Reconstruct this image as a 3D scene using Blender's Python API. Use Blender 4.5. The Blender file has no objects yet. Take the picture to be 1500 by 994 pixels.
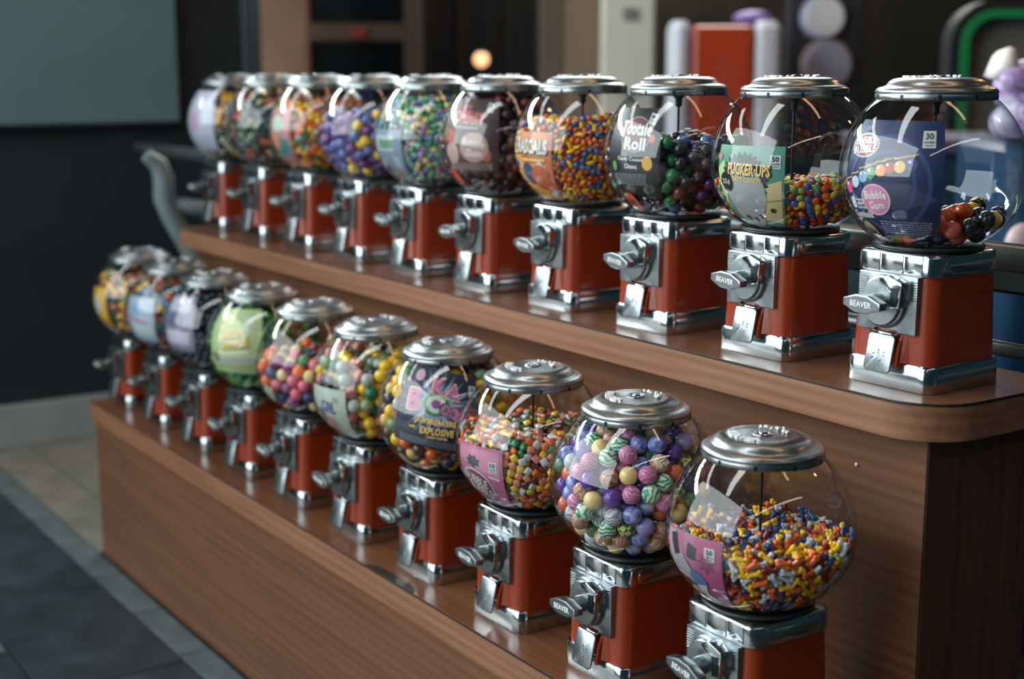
import bpy, bmesh, math, random
import numpy as np
from mathutils import Vector, Matrix, Euler

PI = math.pi
rnd = random.Random(7)
S = bpy.context.scene
COL = S.collection

# ------------------------------------------------------------------ camera
FPX, PITCH, YAW, ROLL = 2082.45, .1866, .5906, -.0018
CAM = np.array([1.2685, -1.5252, .4165])
_fw = np.array([-math.cos(YAW)*math.cos(PITCH), math.sin(YAW)*math.cos(PITCH), -math.sin(PITCH)])
_rt = np.cross(_fw, [0, 0, 1]); _rt /= np.linalg.norm(_rt); _up = np.cross(_rt, _fw)
_r2 = _rt*math.cos(ROLL)+_up*math.sin(ROLL); _u2 = _up*math.cos(ROLL)-_rt*math.sin(ROLL)
cd = bpy.data.cameras.new('camera'); cam = bpy.data.objects.new('camera', cd); COL.objects.link(cam)
cam.matrix_world = Matrix(((_r2[0], _u2[0], -_fw[0], CAM[0]), (_r2[1], _u2[1], -_fw[1], CAM[1]),
                           (_r2[2], _u2[2], -_fw[2], CAM[2]), (0, 0, 0, 1)))
cd.sensor_width = 36; cd.lens = FPX*36/1500; cd.clip_start = .05; cd.clip_end = 60
cd.dof.use_dof = True; cd.dof.focus_distance = 1.98; cd.dof.aperture_fstop = 2.6
S.camera = cam
def at(px, py, depth):
    """the world point at this depth seen in this pixel of the 1500 x 994 frame"""
    return Vector(CAM + depth*(_fw+_r2*(px-750)/FPX-_u2*(py-497)/FPX))

# ------------------------------------------------------------------ world, lights, exposure
S.view_settings.view_transform = 'Standard'; S.view_settings.look = 'None'
S.view_settings.gamma = 1; S.view_settings.use_curve_mapping = False
S.view_settings.exposure = 0.90
S.cycles.transparent_max_bounces = 40
S.cycles.max_bounces = 10
w = bpy.data.worlds.new('world'); S.world = w; w.use_nodes = True
w.node_tree.nodes['Background'].inputs[0].default_value = (.030, .068, .084, 1)
w.node_tree.nodes['Background'].inputs[1].default_value = .26
def area(name, loc, target, sx, sy, energy, color):
    l = bpy.data.lights.new(name, 'AREA'); l.shape = 'RECTANGLE'; l.size = sx; l.size_y = sy
    l.energy = energy; l.color = color
    o = bpy.data.objects.new(name, l); COL.objects.link(o); o.location = loc
    o.rotation_euler = (Vector(target)-Vector(loc)).to_track_quat('-Z', 'Y').to_euler()
    return o
def ceiling(name, loc, sx, sy, energy, color):
    o = area(name, loc, (loc[0], loc[1], 0), sx, sy, energy, color); o.rotation_euler = (0, 0, 0)   # faces straight down, sx along x and sy along y
area('clerestory_light', (-4.7, -1.5, 2.05), (-.6, -1.2, .0), 4.0, .32, 150, (.93, .98, 1.0))
area('hall_soft_light', (-2.6, -6.2, 2.3), (-.9, -.1, -.1), 10.0, 4.8, 330, (.90, .98, 1.0))  # broad soft fill added to brighten the fronts; no such panel is seen
area('shop_front_light', (-6.2, -4.6, .1), (-1.2, -.2, 0), 4.6, 2.4, 24, (.86, .97, 1.0))
ceiling('ceiling_grid_light', (-.45, -1.75, 2.3), .34, 2.6, 11, (.95, .99, 1.0))
ceiling('ceiling_grid_light', (-2.75, -1.75, 2.3), .34, 2.6, 11, (.95, .99, 1.0))
ceiling('tube_light', (2.6, -1.4, 2.2), .12, 4.4, 6.6, (1.0, .98, .95))
ceiling('warm_ceiling_strip', (-.6, .45, 3.0), 4.4, .16, 8, (1.0, .60, .34))
area('far_wall_wash', (-6.0, 6.5, 3.0), (-8.2, 7.5, .6), 2.5, .6, 22, (1.0, .86, .70))  # warm fill added to lift the far wall; its source is unseen
area('back_hall_light', (-4.6, 3.4, 3.1), (-2.0, 1.0, 0), 3.0, 2.0, 70, (.92, .98, 1.0))
def warm(name, loc, e, r=.07):
    l = bpy.data.lights.new(name, 'POINT'); l.energy = e; l.color = (1.0, .56, .27); l.shadow_soft_size = r
    o = bpy.data.objects.new(name, l); COL.objects.link(o); o.location = loc
warm('warm_downlight', (-1.2, 2.6, 1.5), 7, .07)
warm('warm_downlight', (.7, 2.0, 1.7), 3, .07)
warm('warm_downlight', (-3.9, 3.1, 2.3), 22, .10)

# ------------------------------------------------------------------ materials
MATS = {}
def nt(name):
    m = bpy.data.materials.new(name); m.use_nodes = True
    t = m.node_tree
    return m, t, t.nodes['Principled BSDF']
def sin(b, k, v):
    if k in b.inputs: b.inputs[k].default_value = v
def c4(c): return (c[0], c[1], c[2], 1)
def srgb(r, g, b):
    f = lambda v: v/12.92 if v <= .04045 else ((v+.055)/1.055)**2.4
    return (f(r/255), f(g/255), f(b/255))
def mat(name, col, rough=.4, metal=0, coat=0, noise=0, nscale=30, bump=0, spec=.5):
    """plain procedural material: principled shader whose colour and relief are broken up by noise"""
    key = (name,)
    if key in MATS: return MATS[key]
    m, t, b = nt(name)
    sin(b, 'Base Color', c4(col)); sin(b, 'Roughness', rough); sin(b, 'Metallic', metal); sin(b, 'Coat Weight', coat)
    sin(b, 'Coat Roughness', .06); sin(b, 'Specular IOR Level', spec)
    if noise or bump:
        tc = t.nodes.new('ShaderNodeTexCoord'); n = t.nodes.new('ShaderNodeTexNoise')
        n.inputs['Scale'].default_value = nscale; n.inputs['Detail'].default_value = 4
        t.links.new(tc.outputs['Object'], n.inputs['Vector'])
        if noise:
            r = t.nodes.new('ShaderNodeValToRGB')
            r.color_ramp.elements[0].position = .3; r.color_ramp.elements[1].position = .7
            r.color_ramp.elements[0].color = c4([v*(1-noise) for v in col])
            r.color_ramp.elements[1].color = c4([min(1, v*(1+noise)) for v in col])
            t.links.new(n.outputs['Fac'], r.inputs[0]); t.links.new(r.outputs[0], b.inputs['Base Color'])
        if bump:
            bp = t.nodes.new('ShaderNodeBump'); bp.inputs['Strength'].default_value = bump; bp.inputs['Distance'].default_value = .002
            t.links.new(n.outputs['Fac'], bp.inputs['Height']); t.links.new(bp.outputs[0], b.inputs['Normal'])
    MATS[key] = m
    return m
def flat(rgb, rough=.45):
    """printed colour on a label, sRGB 0-255"""
    return mat('print_%d_%d_%d' % rgb, srgb(*rgb), rough)
def candy_mat(rgb, rough=.22):
    return mat('candy_%d_%d_%d' % rgb, srgb(*rgb), rough, 0, .25, .06, 60)
def wood(name, a, b_, axis, scale=1.0, rough=.36):
    m, t, b = nt(name)
    tc = t.nodes.new('ShaderNodeTexCoord'); mp = t.nodes.new('ShaderNodeMapping')
    sc = [26*scale]*3; sc[axis] = 1.5*scale
    mp.inputs['Scale'].default_value = sc
    n = t.nodes.new('ShaderNodeTexNoise'); n.inputs['Scale'].default_value = 1.0; n.inputs['Detail'].default_value = 7; n.inputs['Roughness'].default_value = .62
    n.inputs['Distortion'].default_value = .7
    mp2 = t.nodes.new('ShaderNodeMapping'); sc2 = [150*scale]*3; sc2[axis] = 5*scale; mp2.inputs['Scale'].default_value = sc2
    n2 = t.nodes.new('ShaderNodeTexNoise'); n2.inputs['Scale'].default_value = 1.0; n2.inputs['Detail'].default_value = 3
    wv = t.nodes.new('ShaderNodeTexWave'); wv.inputs['Scale'].default_value = 22*scale; wv.inputs['Distortion'].default_value = 5
    wv.inputs['Detail'].default_value = 3; wv.inputs['Detail Scale'].default_value = .9
    wv.bands_direction = 'Z' if axis == 0 else 'Y'
    mp3 = t.nodes.new('ShaderNodeMapping'); sc3 = [1, 1, 1]; sc3[axis] = .10; mp3.inputs['Scale'].default_value = sc3
    for a_, b2 in ((mp, n), (mp2, n2), (mp3, wv)):
        t.links.new(tc.outputs['Object'], a_.inputs[0]); t.links.new(a_.outputs[0], b2.inputs['Vector'])
    m1 = t.nodes.new('ShaderNodeMath'); m1.operation = 'MULTIPLY_ADD'; m1.inputs[1].default_value = .30
    t.links.new(n2.outputs['Fac'], m1.inputs[0]); 
    m2 = t.nodes.new('ShaderNodeMath'); m2.operation = 'MULTIPLY'; m2.inputs[1].default_value = .54
    t.links.new(n.outputs['Fac'], m2.inputs[0]); t.links.new(m2.outputs[0], m1.inputs[2])
    m3 = t.nodes.new('ShaderNodeMath'); m3.operation = 'MULTIPLY_ADD'; m3.inputs[1].default_value = .13
    t.links.new(wv.outputs['Fac'], m3.inputs[0]); t.links.new(m1.outputs[0], m3.inputs[2])
    r = t.nodes.new('ShaderNodeValToRGB'); r.color_ramp.elements[0].position = .28; r.color_ramp.elements[1].position = .70
    r.color_ramp.elements[0].color = c4(a); r.color_ramp.elements[1].color = c4(b_)
    t.links.new(m3.outputs[0], r.inputs[0]); t.links.new(r.outputs[0], b.inputs['Base Color'])
    bp = t.nodes.new('ShaderNodeBump'); bp.inputs['Strength'].default_value = .12; bp.inputs['Distance'].default_value = .001
    t.links.new(m3.outputs[0], bp.inputs['Height']); t.links.new(bp.outputs[0], b.inputs['Normal'])
    sin(b, 'Roughness', rough); sin(b, 'Specular IOR Level', .5)
    return m
def glass_mat():
    m = bpy.data.materials.new('clear_globe'); m.use_nodes = True; t = m.node_tree; t.nodes.clear()
    out = t.nodes.new('ShaderNodeOutputMaterial'); mx = t.nodes.new('ShaderNodeMixShader')
    tr = t.nodes.new('ShaderNodeBsdfTransparent'); tr.inputs[0].default_value = (.955, .97, .975, 1)
    gl = t.nodes.new('ShaderNodeBsdfGlossy'); gl.inputs['Roughness'].default_value = .03; gl.inputs[0].default_value = (1, 1, 1, 1)
    lw = t.nodes.new('ShaderNodeLayerWeight'); lw.inputs[0].default_value = .5
    pw = t.nodes.new('ShaderNodeMath'); pw.operation = 'POWER'; pw.inputs[1].default_value = 4.5
    ma = t.nodes.new('ShaderNodeMath'); ma.operation = 'MULTIPLY_ADD'; ma.inputs[1].default_value = .75; ma.inputs[2].default_value = .065
    t.links.new(lw.outputs['Facing'], pw.inputs[0]); t.links.new(pw.outputs[0], ma.inputs[0]); t.links.new(ma.outputs[0], mx.inputs[0])
    # faint smears and scuffs in the plastic
    tc = t.nodes.new('ShaderNodeTexCoord'); n = t.nodes.new('ShaderNodeTexNoise'); n.inputs['Scale'].default_value = 18; n.inputs['Detail'].default_value = 2
    bp = t.nodes.new('ShaderNodeBump'); bp.inputs['Strength'].default_value = .05; bp.inputs['Distance'].default_value = .004
    t.links.new(tc.outputs['Object'], n.inputs['Vector']); t.links.new(n.outputs['Fac'], bp.inputs['Height']); t.links.new(bp.outputs[0], gl.inputs['Normal'])
    p2 = t.nodes.new('ShaderNodeMath'); p2.operation = 'POWER'; p2.inputs[1].default_value = 3.0
    cm = t.nodes.new('ShaderNodeMix'); cm.data_type = 'RGBA'
    cm.inputs[6].default_value = (.965, .975, .978, 1); cm.inputs[7].default_value = (.42, .50, .52, 1)     # longer path through the wall at the rim
    t.links.new(lw.outputs['Facing'], p2.inputs[0]); t.links.new(p2.outputs[0], cm.inputs[0]); t.links.new(cm.outputs[2], tr.inputs[0])
    t.links.new(tr.outputs[0], mx.inputs[1]); t.links.new(gl.outputs[0], mx.inputs[2]); t.links.new(mx.outputs[0], out.inputs[0])
    return m
def marble(name, cols, kind, scale):
    m, t, b = nt(name)
    tc = t.nodes.new('ShaderNodeTexCoord')
    if kind == 'check':
        n = t.nodes.new('ShaderNodeTexChecker'); n.inputs['Scale'].default_value = scale
        n.inputs['Color1'].default_value = c4(srgb(*cols[0])); n.inputs['Color2'].default_value = c4(srgb(*cols[1]))
        t.links.new(tc.outputs['Object'], n.inputs['Vector']); t.links.new(n.outputs['Color'], b.inputs['Base Color'])
    else:
        if kind == 'swirl':
            n = t.nodes.new('ShaderNodeTexWave'); n.inputs['Distortion'].default_value = 9; n.inputs['Detail Scale'].default_value = 1.2
        else:
            n = t.nodes.new('ShaderNodeTexNoise'); n.inputs['Detail'].default_value = 2; n.inputs['Distortion'].default_value = 1.0
        n.inputs['Scale'].default_value = scale
        r = t.nodes.new('ShaderNodeValToRGB'); k = len(cols)
        if kind == 'swirl': pos = [i/(k) for i in range(k)]
        else: pos = [.36+.26*i/max(1, k-1) for i in range(k)]
        e = r.color_ramp.elements
        while len(e) < k: e.new(.5)
        for i in range(k): e[i].position = pos[i]; e[i].color = c4(srgb(*cols[i]))
        r.color_ramp.interpolation = 'CONSTANT' if kind == 'swirl' else 'LINEAR'
        t.links.new(tc.outputs['Object'], n.inputs['Vector']); t.links.new(n.outputs['Fac'], r.inputs[0]); t.links.new(r.outputs[0], b.inputs['Base Color'])
    sin(b, 'Roughness', .35)
    return m

M_CHROME = mat('polished_chrome', (.47, .51, .53), .15, 1, 0, .10, 40, .05)
M_CAST = mat('cast_metal', (.33, .37, .39), .32, 1, 0, .16, 90, .12)
M_LID = mat('brushed_lid_metal', (.33, .36, .37), .30, 1, 0, .10, 220, .08)
M_DARKMETAL = mat('dark_metal', (.035, .042, .045), .35, .8)
M_STEEL = mat('rail_steel', (.24, .29, .30), .28, .6, .3, .1, 20)
M_RED = mat('red_enamel', (.27, .031, .0065), .30, 0, .28, .10, 300, .05)
M_GASKET = mat('black_rubber', (.012, .016, .018), .38)
M_GLASS = glass_mat()
M_WTOP = wood('walnut_laminate_top', srgb(94, 60, 42), srgb(134, 90, 64), 0, 1.0, .24)
M_WEDGE = wood('walnut_laminate_edge', srgb(112, 75, 54), srgb(154, 110, 82), 0, .8, .40)
M_WRISER = wood('walnut_laminate_panel', srgb(86, 57, 40), srgb(124, 85, 60), 0, .7, .42)
M_WSIDE = wood('walnut_laminate_side', srgb(70, 46, 32), srgb(104, 70, 50), 2, .7, .45)
M_SEAM = mat('seam_black', (.008, .009, .010), .5)

# ------------------------------------------------------------------ mesh helpers
def link(name, me, material=None, parent=None, loc=None, smooth=False):
    if isinstance(me, bmesh.types.BMesh):
        bm = me; me = bpy.data.meshes.new(name); bm.normal_update(); bm.to_mesh(me); bm.free()
    if material is not None and not me.materials: me.materials.append(material)
    if smooth:
        me.polygons.foreach_set('use_smooth', [True]*len(me.polygons))
    o = bpy.data.objects.new(name, me); COL.objects.link(o)
    if parent is not None: o.parent = parent
    if loc is not None: o.location = loc
    return o
def sharp(o, ang=35):
    """smooth shading with hard edges kept"""
    me = o.data
    bm = bmesh.new(); bm.from_mesh(me)
    for e in bm.edges:
        e.smooth = not (len(e.link_faces) == 2 and e.calc_face_angle(0) > math.radians(ang))
    for f in bm.faces: f.smooth = True
    bm.to_mesh(me); bm.free()
    return o
def empty(name, loc=(0, 0, 0), rz=0):
    o = bpy.data.objects.new(name, None); COL.objects.link(o); o.location = loc; o.rotation_euler = (0, 0, rz); o.empty_display_size = .05
    return o
def tag(o, label=None, cat=None, group=None, kind=None):
    if label: o['label'] = label
    if cat: o['category'] = cat
    if group: o['group'] = group
    if kind: o['kind'] = kind
    return o
def box(x0, x1, y0, y1, z0, z1, bev=0, bm=None, seg=2):
    bm2 = bmesh.new()
    v = [bm2.verts.new((x, y, z)) for z in (z0, z1) for (x, y) in ((x0, y0), (x1, y0), (x1, y1), (x0, y1))]
    for q in ((3, 2, 1, 0), (4, 5, 6, 7), (0, 1, 5, 4), (1, 2, 6, 5), (2, 3, 7, 6), (3, 0, 4, 7)): bm2.faces.new([v[i] for i in q])
    if bev: bmesh.ops.bevel(bm2, geom=list(bm2.edges), offset=bev, segments=seg, profile=.5, affect='EDGES')
    if bm is None: return bm2
    me = bpy.data.meshes.new('t'); bm2.to_mesh(me); bm2.free(); bm.from_mesh(me); bpy.data.meshes.remove(me)
    return bm
def lathe(prof, seg=48, cap0=False, cap1=False):
    bm = bmesh.new(); rings = []
    for r, z in prof:
        if r < 1e-6: rings.append([bm.verts.new((0, 0, z))])
        else: rings.append([bm.verts.new((r*math.cos(2*PI*k/seg), r*math.sin(2*PI*k/seg), z)) for k in range(seg)])
    for a, b in zip(rings, rings[1:]):
        for k in range(seg):
            k2 = (k+1) % seg
            if len(a) == 1 and len(b) == 1: continue
            if len(a) == 1: bm.faces.new((a[0], b[k2], b[k]))
            elif len(b) == 1: bm.faces.new((a[k], a[k2], b[0]))
            else: bm.faces.new((a[k], a[k2], b[k2], b[k]))
    if cap0 and len(rings[0]) > 1: bm.faces.new(rings[0][::-1])
    if cap1 and len(rings[-1]) > 1: bm.faces.new(rings[-1])
    return bm
def rrect(hw, hd, r, n=5):
    p = []
    for cx, cy, a0 in ((hw-r, -hd+r, -90), (hw-r, hd-r, 0), (-hw+r, hd-r, 90), (-hw+r, -hd+r, 180)):
        for k in range(n+1):
            a = math.radians(a0+90*k/n); p.append((cx+r*math.cos(a), cy+r*math.sin(a)))
    return p
def rstack(levels, n=5, caps=True):
    """loft of rounded rectangles: levels of (half width, half depth, corner radius, z)"""
    bm = bmesh.new(); rings = [[bm.verts.new((x, y, z)) for x, y in rrect(hw, hd, r, n)] for hw, hd, r, z in levels]
    for a, b in zip(rings, rings[1:]):
        for k in range(len(a)):
            k2 = (k+1) % len(a); bm.faces.new((a[k], a[k2], b[k2], b[k]))
    if caps: bm.faces.new(rings[0][::-1]); bm.faces.new(rings[-1])
    return bm
def prism_y(poly, y0, y1, bev=0):
    """polygon given in x,z extruded along y (y0 is the front, nearer -y)"""
    bm = bmesh.new()
    a = [bm.verts.new((x, y0, z)) for x, z in poly]; b = [bm.verts.new((x, y1, z)) for x, z in poly]
    bm.faces.new(a); bm.faces.new(b[::-1])
    for k in range(len(poly)):
        k2 = (k+1) % len(poly); bm.faces.new((a[k2], a[k], b[k], b[k2]))
    bmesh.ops.recalc_face_normals(bm, faces=bm.faces)
    if bev: bmesh.ops.bevel(bm, geom=list(bm.edges), offset=bev, segments=2, profile=.5, affect='EDGES')
    return bm
def tube(pts, r, seg=12, bm=None):
    bm = bm or bmesh.new(); pts = [Vector(p) for p in pts]; rings = []
    rr = r if isinstance(r, (list, tuple)) else [r]*len(pts)
    for i, p in enumerate(pts):
        d = (pts[min(i+1, len(pts)-1)]-pts[max(i-1, 0)]).normalized()
        u = d.cross(Vector((0, 0, 1)))
        if u.length < 1e-3: u = d.cross(Vector((0, 1, 0)))
        u.normalize(); v = d.cross(u)
        rings.append([bm.verts.new(p+rr[i]*(math.cos(2*PI*k/seg)*u+math.sin(2*PI*k/seg)*v)) for k in range(seg)])
    for a, b in zip(rings, rings[1:]):
        for k in range(seg):
            k2 = (k+1) % seg; bm.faces.new((a[k], b[k], b[k2], a[k2]))
    bm.faces.new(rings[0]); bm.faces.new(rings[-1][::-1])
    bmesh.ops.recalc_face_normals(bm, faces=bm.faces)
    return bm
_TXT = {}
def text2d(s, bold=.02, shear=0):
    """triangles of a line of lettering, scaled to cap height 1 and centred"""
    k = (s, bold, shear)
    if k in _TXT: return _TXT[k]
    cu = bpy.data.curves.new('t', 'FONT'); cu.body = s; cu.size = 1; cu.offset = bold; cu.shear = shear; cu.resolution_u = 2; cu.fill_mode = 'FRONT'
    cu.space_character = 1.0+bold*1.2
    o = bpy.data.objects.new('t', cu); COL.objects.link(o)
    dg = bpy.context.evaluated_depsgraph_get(); dg.update()
    me = bpy.data.meshes.new_from_object(o.evaluated_get(dg))
    v = [(p.co.x, p.co.y) for p in me.vertices]; f = [tuple(p.vertices) for p in me.polygons]
    bpy.data.objects.remove(o); bpy.data.curves.remove(cu); bpy.data.meshes.remove(me)
    a = np.array(v); lo, hi = a.min(0), a.max(0)
    a = (a-(lo+hi)/2)/max(1e-6, hi[1]-lo[1])
    _TXT[k] = (a, f)
    return _TXT[k]
def shape2d(kind, *a):
    if kind == 'ell':
        n = 28; v = [(0, 0)]+[(.5*math.cos(2*PI*k/n), .5*math.sin(2*PI*k/n)) for k in range(n)]
        return np.array(v), [(0, k+1, (k+1) % n+1) for k in range(n)]
    if kind == 'star':
        n, q = a; m = 2*n
        v = [(0, 0)]+[((.5 if k % 2 == 0 else q)*math.cos(2*PI*k/m+.3), (.5 if k % 2 == 0 else q)*math.sin(2*PI*k/m+.3)) for k in range(m)]
        return np.array(v), [(0, k+1, (k+1) % m+1) for k in range(m)]
    if kind == 'poly':
        v = a[0]; return np.array(v), [tuple(range(len(v)))]
    if kind == 'ring':
        n = 32; q = a[0]; v = []
        for k in range(n):
            c, s_ = math.cos(2*PI*k/n), math.sin(2*PI*k/n); v += [(.5*c, .5*s_), (.5*q*c, .5*q*s_)]
        return np.array(v), [(2*k, 2*((k+1) % n), 2*((k+1) % n)+1, 2*k+1) for k in range(n)]
    v = [(-.5, -.5), (.5, -.5), (.5, .5), (-.5, .5)]
    return np.array(v), [(0, 1, 2, 3)]

# ------------------------------------------------------------------ the globe's shape
GA, GBU, GBL, GZ = .1225, .1275, .1080, .2810     # radius, half heights of the upper and lower half ellipses, centre
ZBOT, ZTOP = .1885, .3820
def grad(z): return GA*math.sqrt(max(0, 1-((z-GZ)/(GBU if z > GZ else GBL))**2))
def onglobe(az, z, inset): 
    r = grad(z)-inset
    return (r*math.cos(az), r*math.sin(az), z)
def wrap(v, f, az0, z0, su, sv, rot, inset, tilt=0, du=0, dv=0, maxe=.007):
    """put flat artwork on the inside of the globe; u runs round it, v up it"""
    bm = bmesh.new(); c, s_ = math.cos(rot), math.sin(rot); ct, st = math.cos(tilt), math.sin(tilt)
    vs = []
    for x, y in v:
        x, y = x*su, y*sv; x, y = x*c-y*s_+du, x*s_+y*c+dv; x, y = x*ct-y*st, x*st+y*ct
        vs.append(bm.verts.new((x, y, 0)))
    for q in f:
        try: bm.faces.new([vs[i] for i in q])
        except ValueError: pass
    bmesh.ops.triangulate(bm, faces=bm.faces)
    for _ in range(5):
        le = [e for e in bm.edges if e.calc_length() > maxe]
        if not le: break
        bmesh.ops.subdivide_edges(bm, edges=le, cuts=1)
        bmesh.ops.triangulate(bm, faces=[q for q in bm.faces if len(q.verts) > 3])
    for p in bm.verts:
        z = z0+p.co.y*.93
        p.co = Vector(onglobe(az0+p.co.x/GA, z, inset))
    for q in bm.faces:
        q.normal_update()
    bmesh.ops.recalc_face_normals(bm, faces=bm.faces)
    return bm

# ------------------------------------------------------------------ SETTING: floor, walls
FLOOR = -.87
M_TILE_D = mat('dark_slate_tile', srgb(50, 60, 65), .42, 0, 0, .35, 9, .10)
M_TILE_L = mat('pale_stone_tile', srgb(122, 118, 108), .45, 0, 0, .25, 9, .08)
M_TILE_B = mat('grey_border_tile', srgb(92, 104, 106), .45, 0, 0, .25, 14, .08)
M_GROUT = mat('dark_grout', srgb(30, 33, 34), .8)
floor = tag(link('floor', box(-9, 4, -7, 17, FLOOR-.1, FLOOR-.006), M_GROUT), kind='structure', label='dark tiled floor around the display stand')
_tm = {}
def tile(x0, x1, y0, y1, m):
    k = (round(x1-x0, 3), round(y1-y0, 3), m.name)
    if k not in _tm:
        b = box(-(x1-x0)/2+.003, (x1-x0)/2-.003, -(y1-y0)/2+.003, (y1-y0)/2-.003, -.0065, 0, .0012, seg=1)
        me = bpy.data.meshes.new('tile'); b.to_mesh(me); b.free(); me.materials.append(m); _tm[k] = me
    o = bpy.data.objects.new('tile', _tm[k]); COL.objects.link(o); o.parent = floor
    o.location = ((x0+x1)/2, (y0+y1)/2, FLOOR+rnd.uniform(-.0006, .0004))
for k in range(9):
    tile(-3.72+.297*k, -3.72+.297*(k+1), -.475, -.40, M_TILE_B)
for k in range(4):
    tile(-3.72+.594*k+.33, -3.72+.594*(k+1)+.33, -.785, -.475, M_TILE_D)
    tile(-3.72+.594*k+.05, -3.72+.594*(k+1)+.05, -1.095, -.785, M_TILE_D if k % 2 else M_TILE_B)
tile(-3.72, -3.39, -.785, -.475, M_TILE_D)
for k in range(4):
    tile(-3.72+.32*k, -3.72+.32*(k+1), -.40, -.245, M_TILE_L)
    tile(-3.72+.32*k, -3.72+.32*(k+1), -.245, .10, M_TILE_L)
for i in range(8):
    for j in range(5): tile(-6.6+1.0*i, -5.6+1.0*i, -2.095-1.0*j, -1.095-1.0*j, M_TILE_L)  # unseen floor in front, added pale to reflect light into the lower machines
M_WALLD = mat('dark_teal_wall', srgb(30, 40, 46), .55, 0, 0, .2, 3)
M_PANEL = mat('pale_grey_green_panel', srgb(104, 128, 132), .6, 0, 0, .05, 4)
M_SKIRT = mat('grey_skirting', srgb(150, 156, 154), .6, 0, 0, .1, 6)
tag(link('wall_left', box(-3.95, -3.70, -3.2, .62, FLOOR, 1.45), M_WALLD), kind='structure', label='dark wall at the far end of the stand')
tag(link('baseboard_left', box(-3.72, -3.68, -.36, .62, FLOOR, FLOOR+.15, .004), M_SKIRT), kind='structure', label='pale grey skirting of the dark wall')
pn = empty('wall_panel', (-3.70, -.7, .24))
tag(pn, 'large pale grey-green panel mounted on the dark wall', 'panel')
link('board', box(0, .035, -1.4, 1.055, 0, 1.1, .006), M_PANEL, pn); link('frame', box(-.004, .030, -1.41, 1.068, -.02, 1.12, .004), M_DARKMETAL, pn)
M_BACK = mat('dark_hall_wall', srgb(66, 62, 54), .8, 0, 0, .35, 1.2)
tag(link('wall_back', box(-8.4, -8.2, -.5, 17, FLOOR, 3.2), M_BACK), kind='structure', label='dim far wall of the hall')

# ------------------------------------------------------------------ the stepped wooden stand
ZL = -.4448; YL = -.2819
UX0, UX1, UY0, UY1 = -2.44, .129, -.127, .155
LX0, LX1, LY0 = -2.43, .20, -.402
def counter(name_prefix, x0, x1, y0, y1, z, th, rad, parent, top_m):
    """worktop slab with rounded near corner: laminate top, dark seam line and edge band"""
    def outline(g, n=10):
        p = [(x0-g, y1), (x0-g, y0-g)]
        if rad:
            for k in range(n+1):
                a = -PI/2+PI/2*k/n; p.append((x1-rad+(rad+g)*math.cos(a), y0+rad+(rad+g)*math.sin(a)))
        else: p.append((x1+g, y0-g))
        p.append((x1+g, y1)); return p
    def slab(g, za, zb):
        bm = bmesh.new(); o = outline(g); A = [bm.verts.new((x, y, za)) for x, y in o]; B = [bm.verts.new((x, y, zb)) for x, y in o]
        bm.faces.new(A[::-1]); bm.faces.new(B)
        for k in range(len(o)):
            k2 = (k+1) % len(o); bm.faces.new((A[k], A[k2], B[k2], B[k]))
        return bm
    sharp(link(name_prefix+'_edge_band', slab(0, z-th, z-.0030), M_WEDGE, parent))
    sharp(link('edge_seam', slab(.0007, z-.0038, z-.0007), M_SEAM, parent))
    sharp(link(name_prefix+'_top', slab(-.0002, z-.0012, z), top_m, parent))
stand = tag(empty('display_counter', (-1.15, .0, FLOOR)), 'tall walnut laminate counter with rounded corner carrying the upper row of machines', 'counter')
bench = tag(empty('display_bench', (-1.15, -.25, FLOOR)), 'low walnut laminate bench step carrying the lower row of machines', 'bench')
def world_children(root, before):
    for o in COL.objects:
        if o.parent == root and o.name not in before:
            o.matrix_parent_inverse = Matrix.Translation(-Vector(root.location))
n0 = set(o.name for o in COL.objects)
counter('upper', UX0, UX1, UY0, UY1, 0, .050, .085, stand, M_WTOP)
counter('lower', LX0, LX1, LY0, -.0905, ZL, .052, 0, bench, M_WTOP)
link('upper_riser', box(UX0+.03, .0905, -.090, -.070, FLOOR, -.049), M_WRISER, stand)
link('side_panel', box(.0725, .0930, -.0885, .13, FLOOR, -.049), M_WSIDE, stand)
link('corner_seam', box(.0880, .0922, -.0893, -.0870, ZL, -.049), M_SEAM, stand)
link('upper_back', box(UX0+.03, .0725, .11, .13, FLOOR, -.049), M_WSIDE, stand)
link('upper_end_panel', box(UX0+.025, UX0+.045, -.088, .11, FLOOR, -.049), M_WSIDE, stand)
link('lower_riser', box(LX0+.012, LX1-.01, -.393, -.375, FLOOR, ZL-.05), M_WRISER, bench)
link('lower_end_panel', box(LX0+.006, LX0+.026, -.388, -.0905, FLOOR, ZL-.05), M_WSIDE, bench)
bm = lathe([(0, 0), (.0026, .0002), (.0030, .001), (.0022, .0022), (0, .0026)], 16)
bmesh.ops.rotate(bm, verts=bm.verts, matrix=Matrix.Rotation(PI/2, 3, 'X')); bmesh.ops.translate(bm, verts=bm.verts, vec=(-.027, -.0900, -.112))
link('screw', bm, mat('white_screw', (.7, .7, .68), .4), stand, smooth=True)
# worn chip in the lower top's front edge
bm = bmesh.new(); n = 16
c0 = -.795
A = [bm.verts.new((c0-.085*math.cos(PI*k/n)*(1 if k < n else 1), LY0-.0008+.020*math.sin(PI*k/n)**.7, ZL+.0004)) for k in range(n+1)]
bm.faces.new(A); B = bmesh.ops.extrude_face_region(bm, geom=list(bm.faces))
bmesh.ops.translate(bm, verts=[g for g in B['geom'] if isinstance(g, bmesh.types.BMVert)], vec=(0, 0, -.004))
bmesh.ops.recalc_face_normals(bm, faces=bm.faces)
link('worn_patch', bm, mat('worn_dark_edge', srgb(52, 46, 38), .4, 0, 0, .4, 60), bench)
world_children(stand, n0); world_children(bench, n0)

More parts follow.
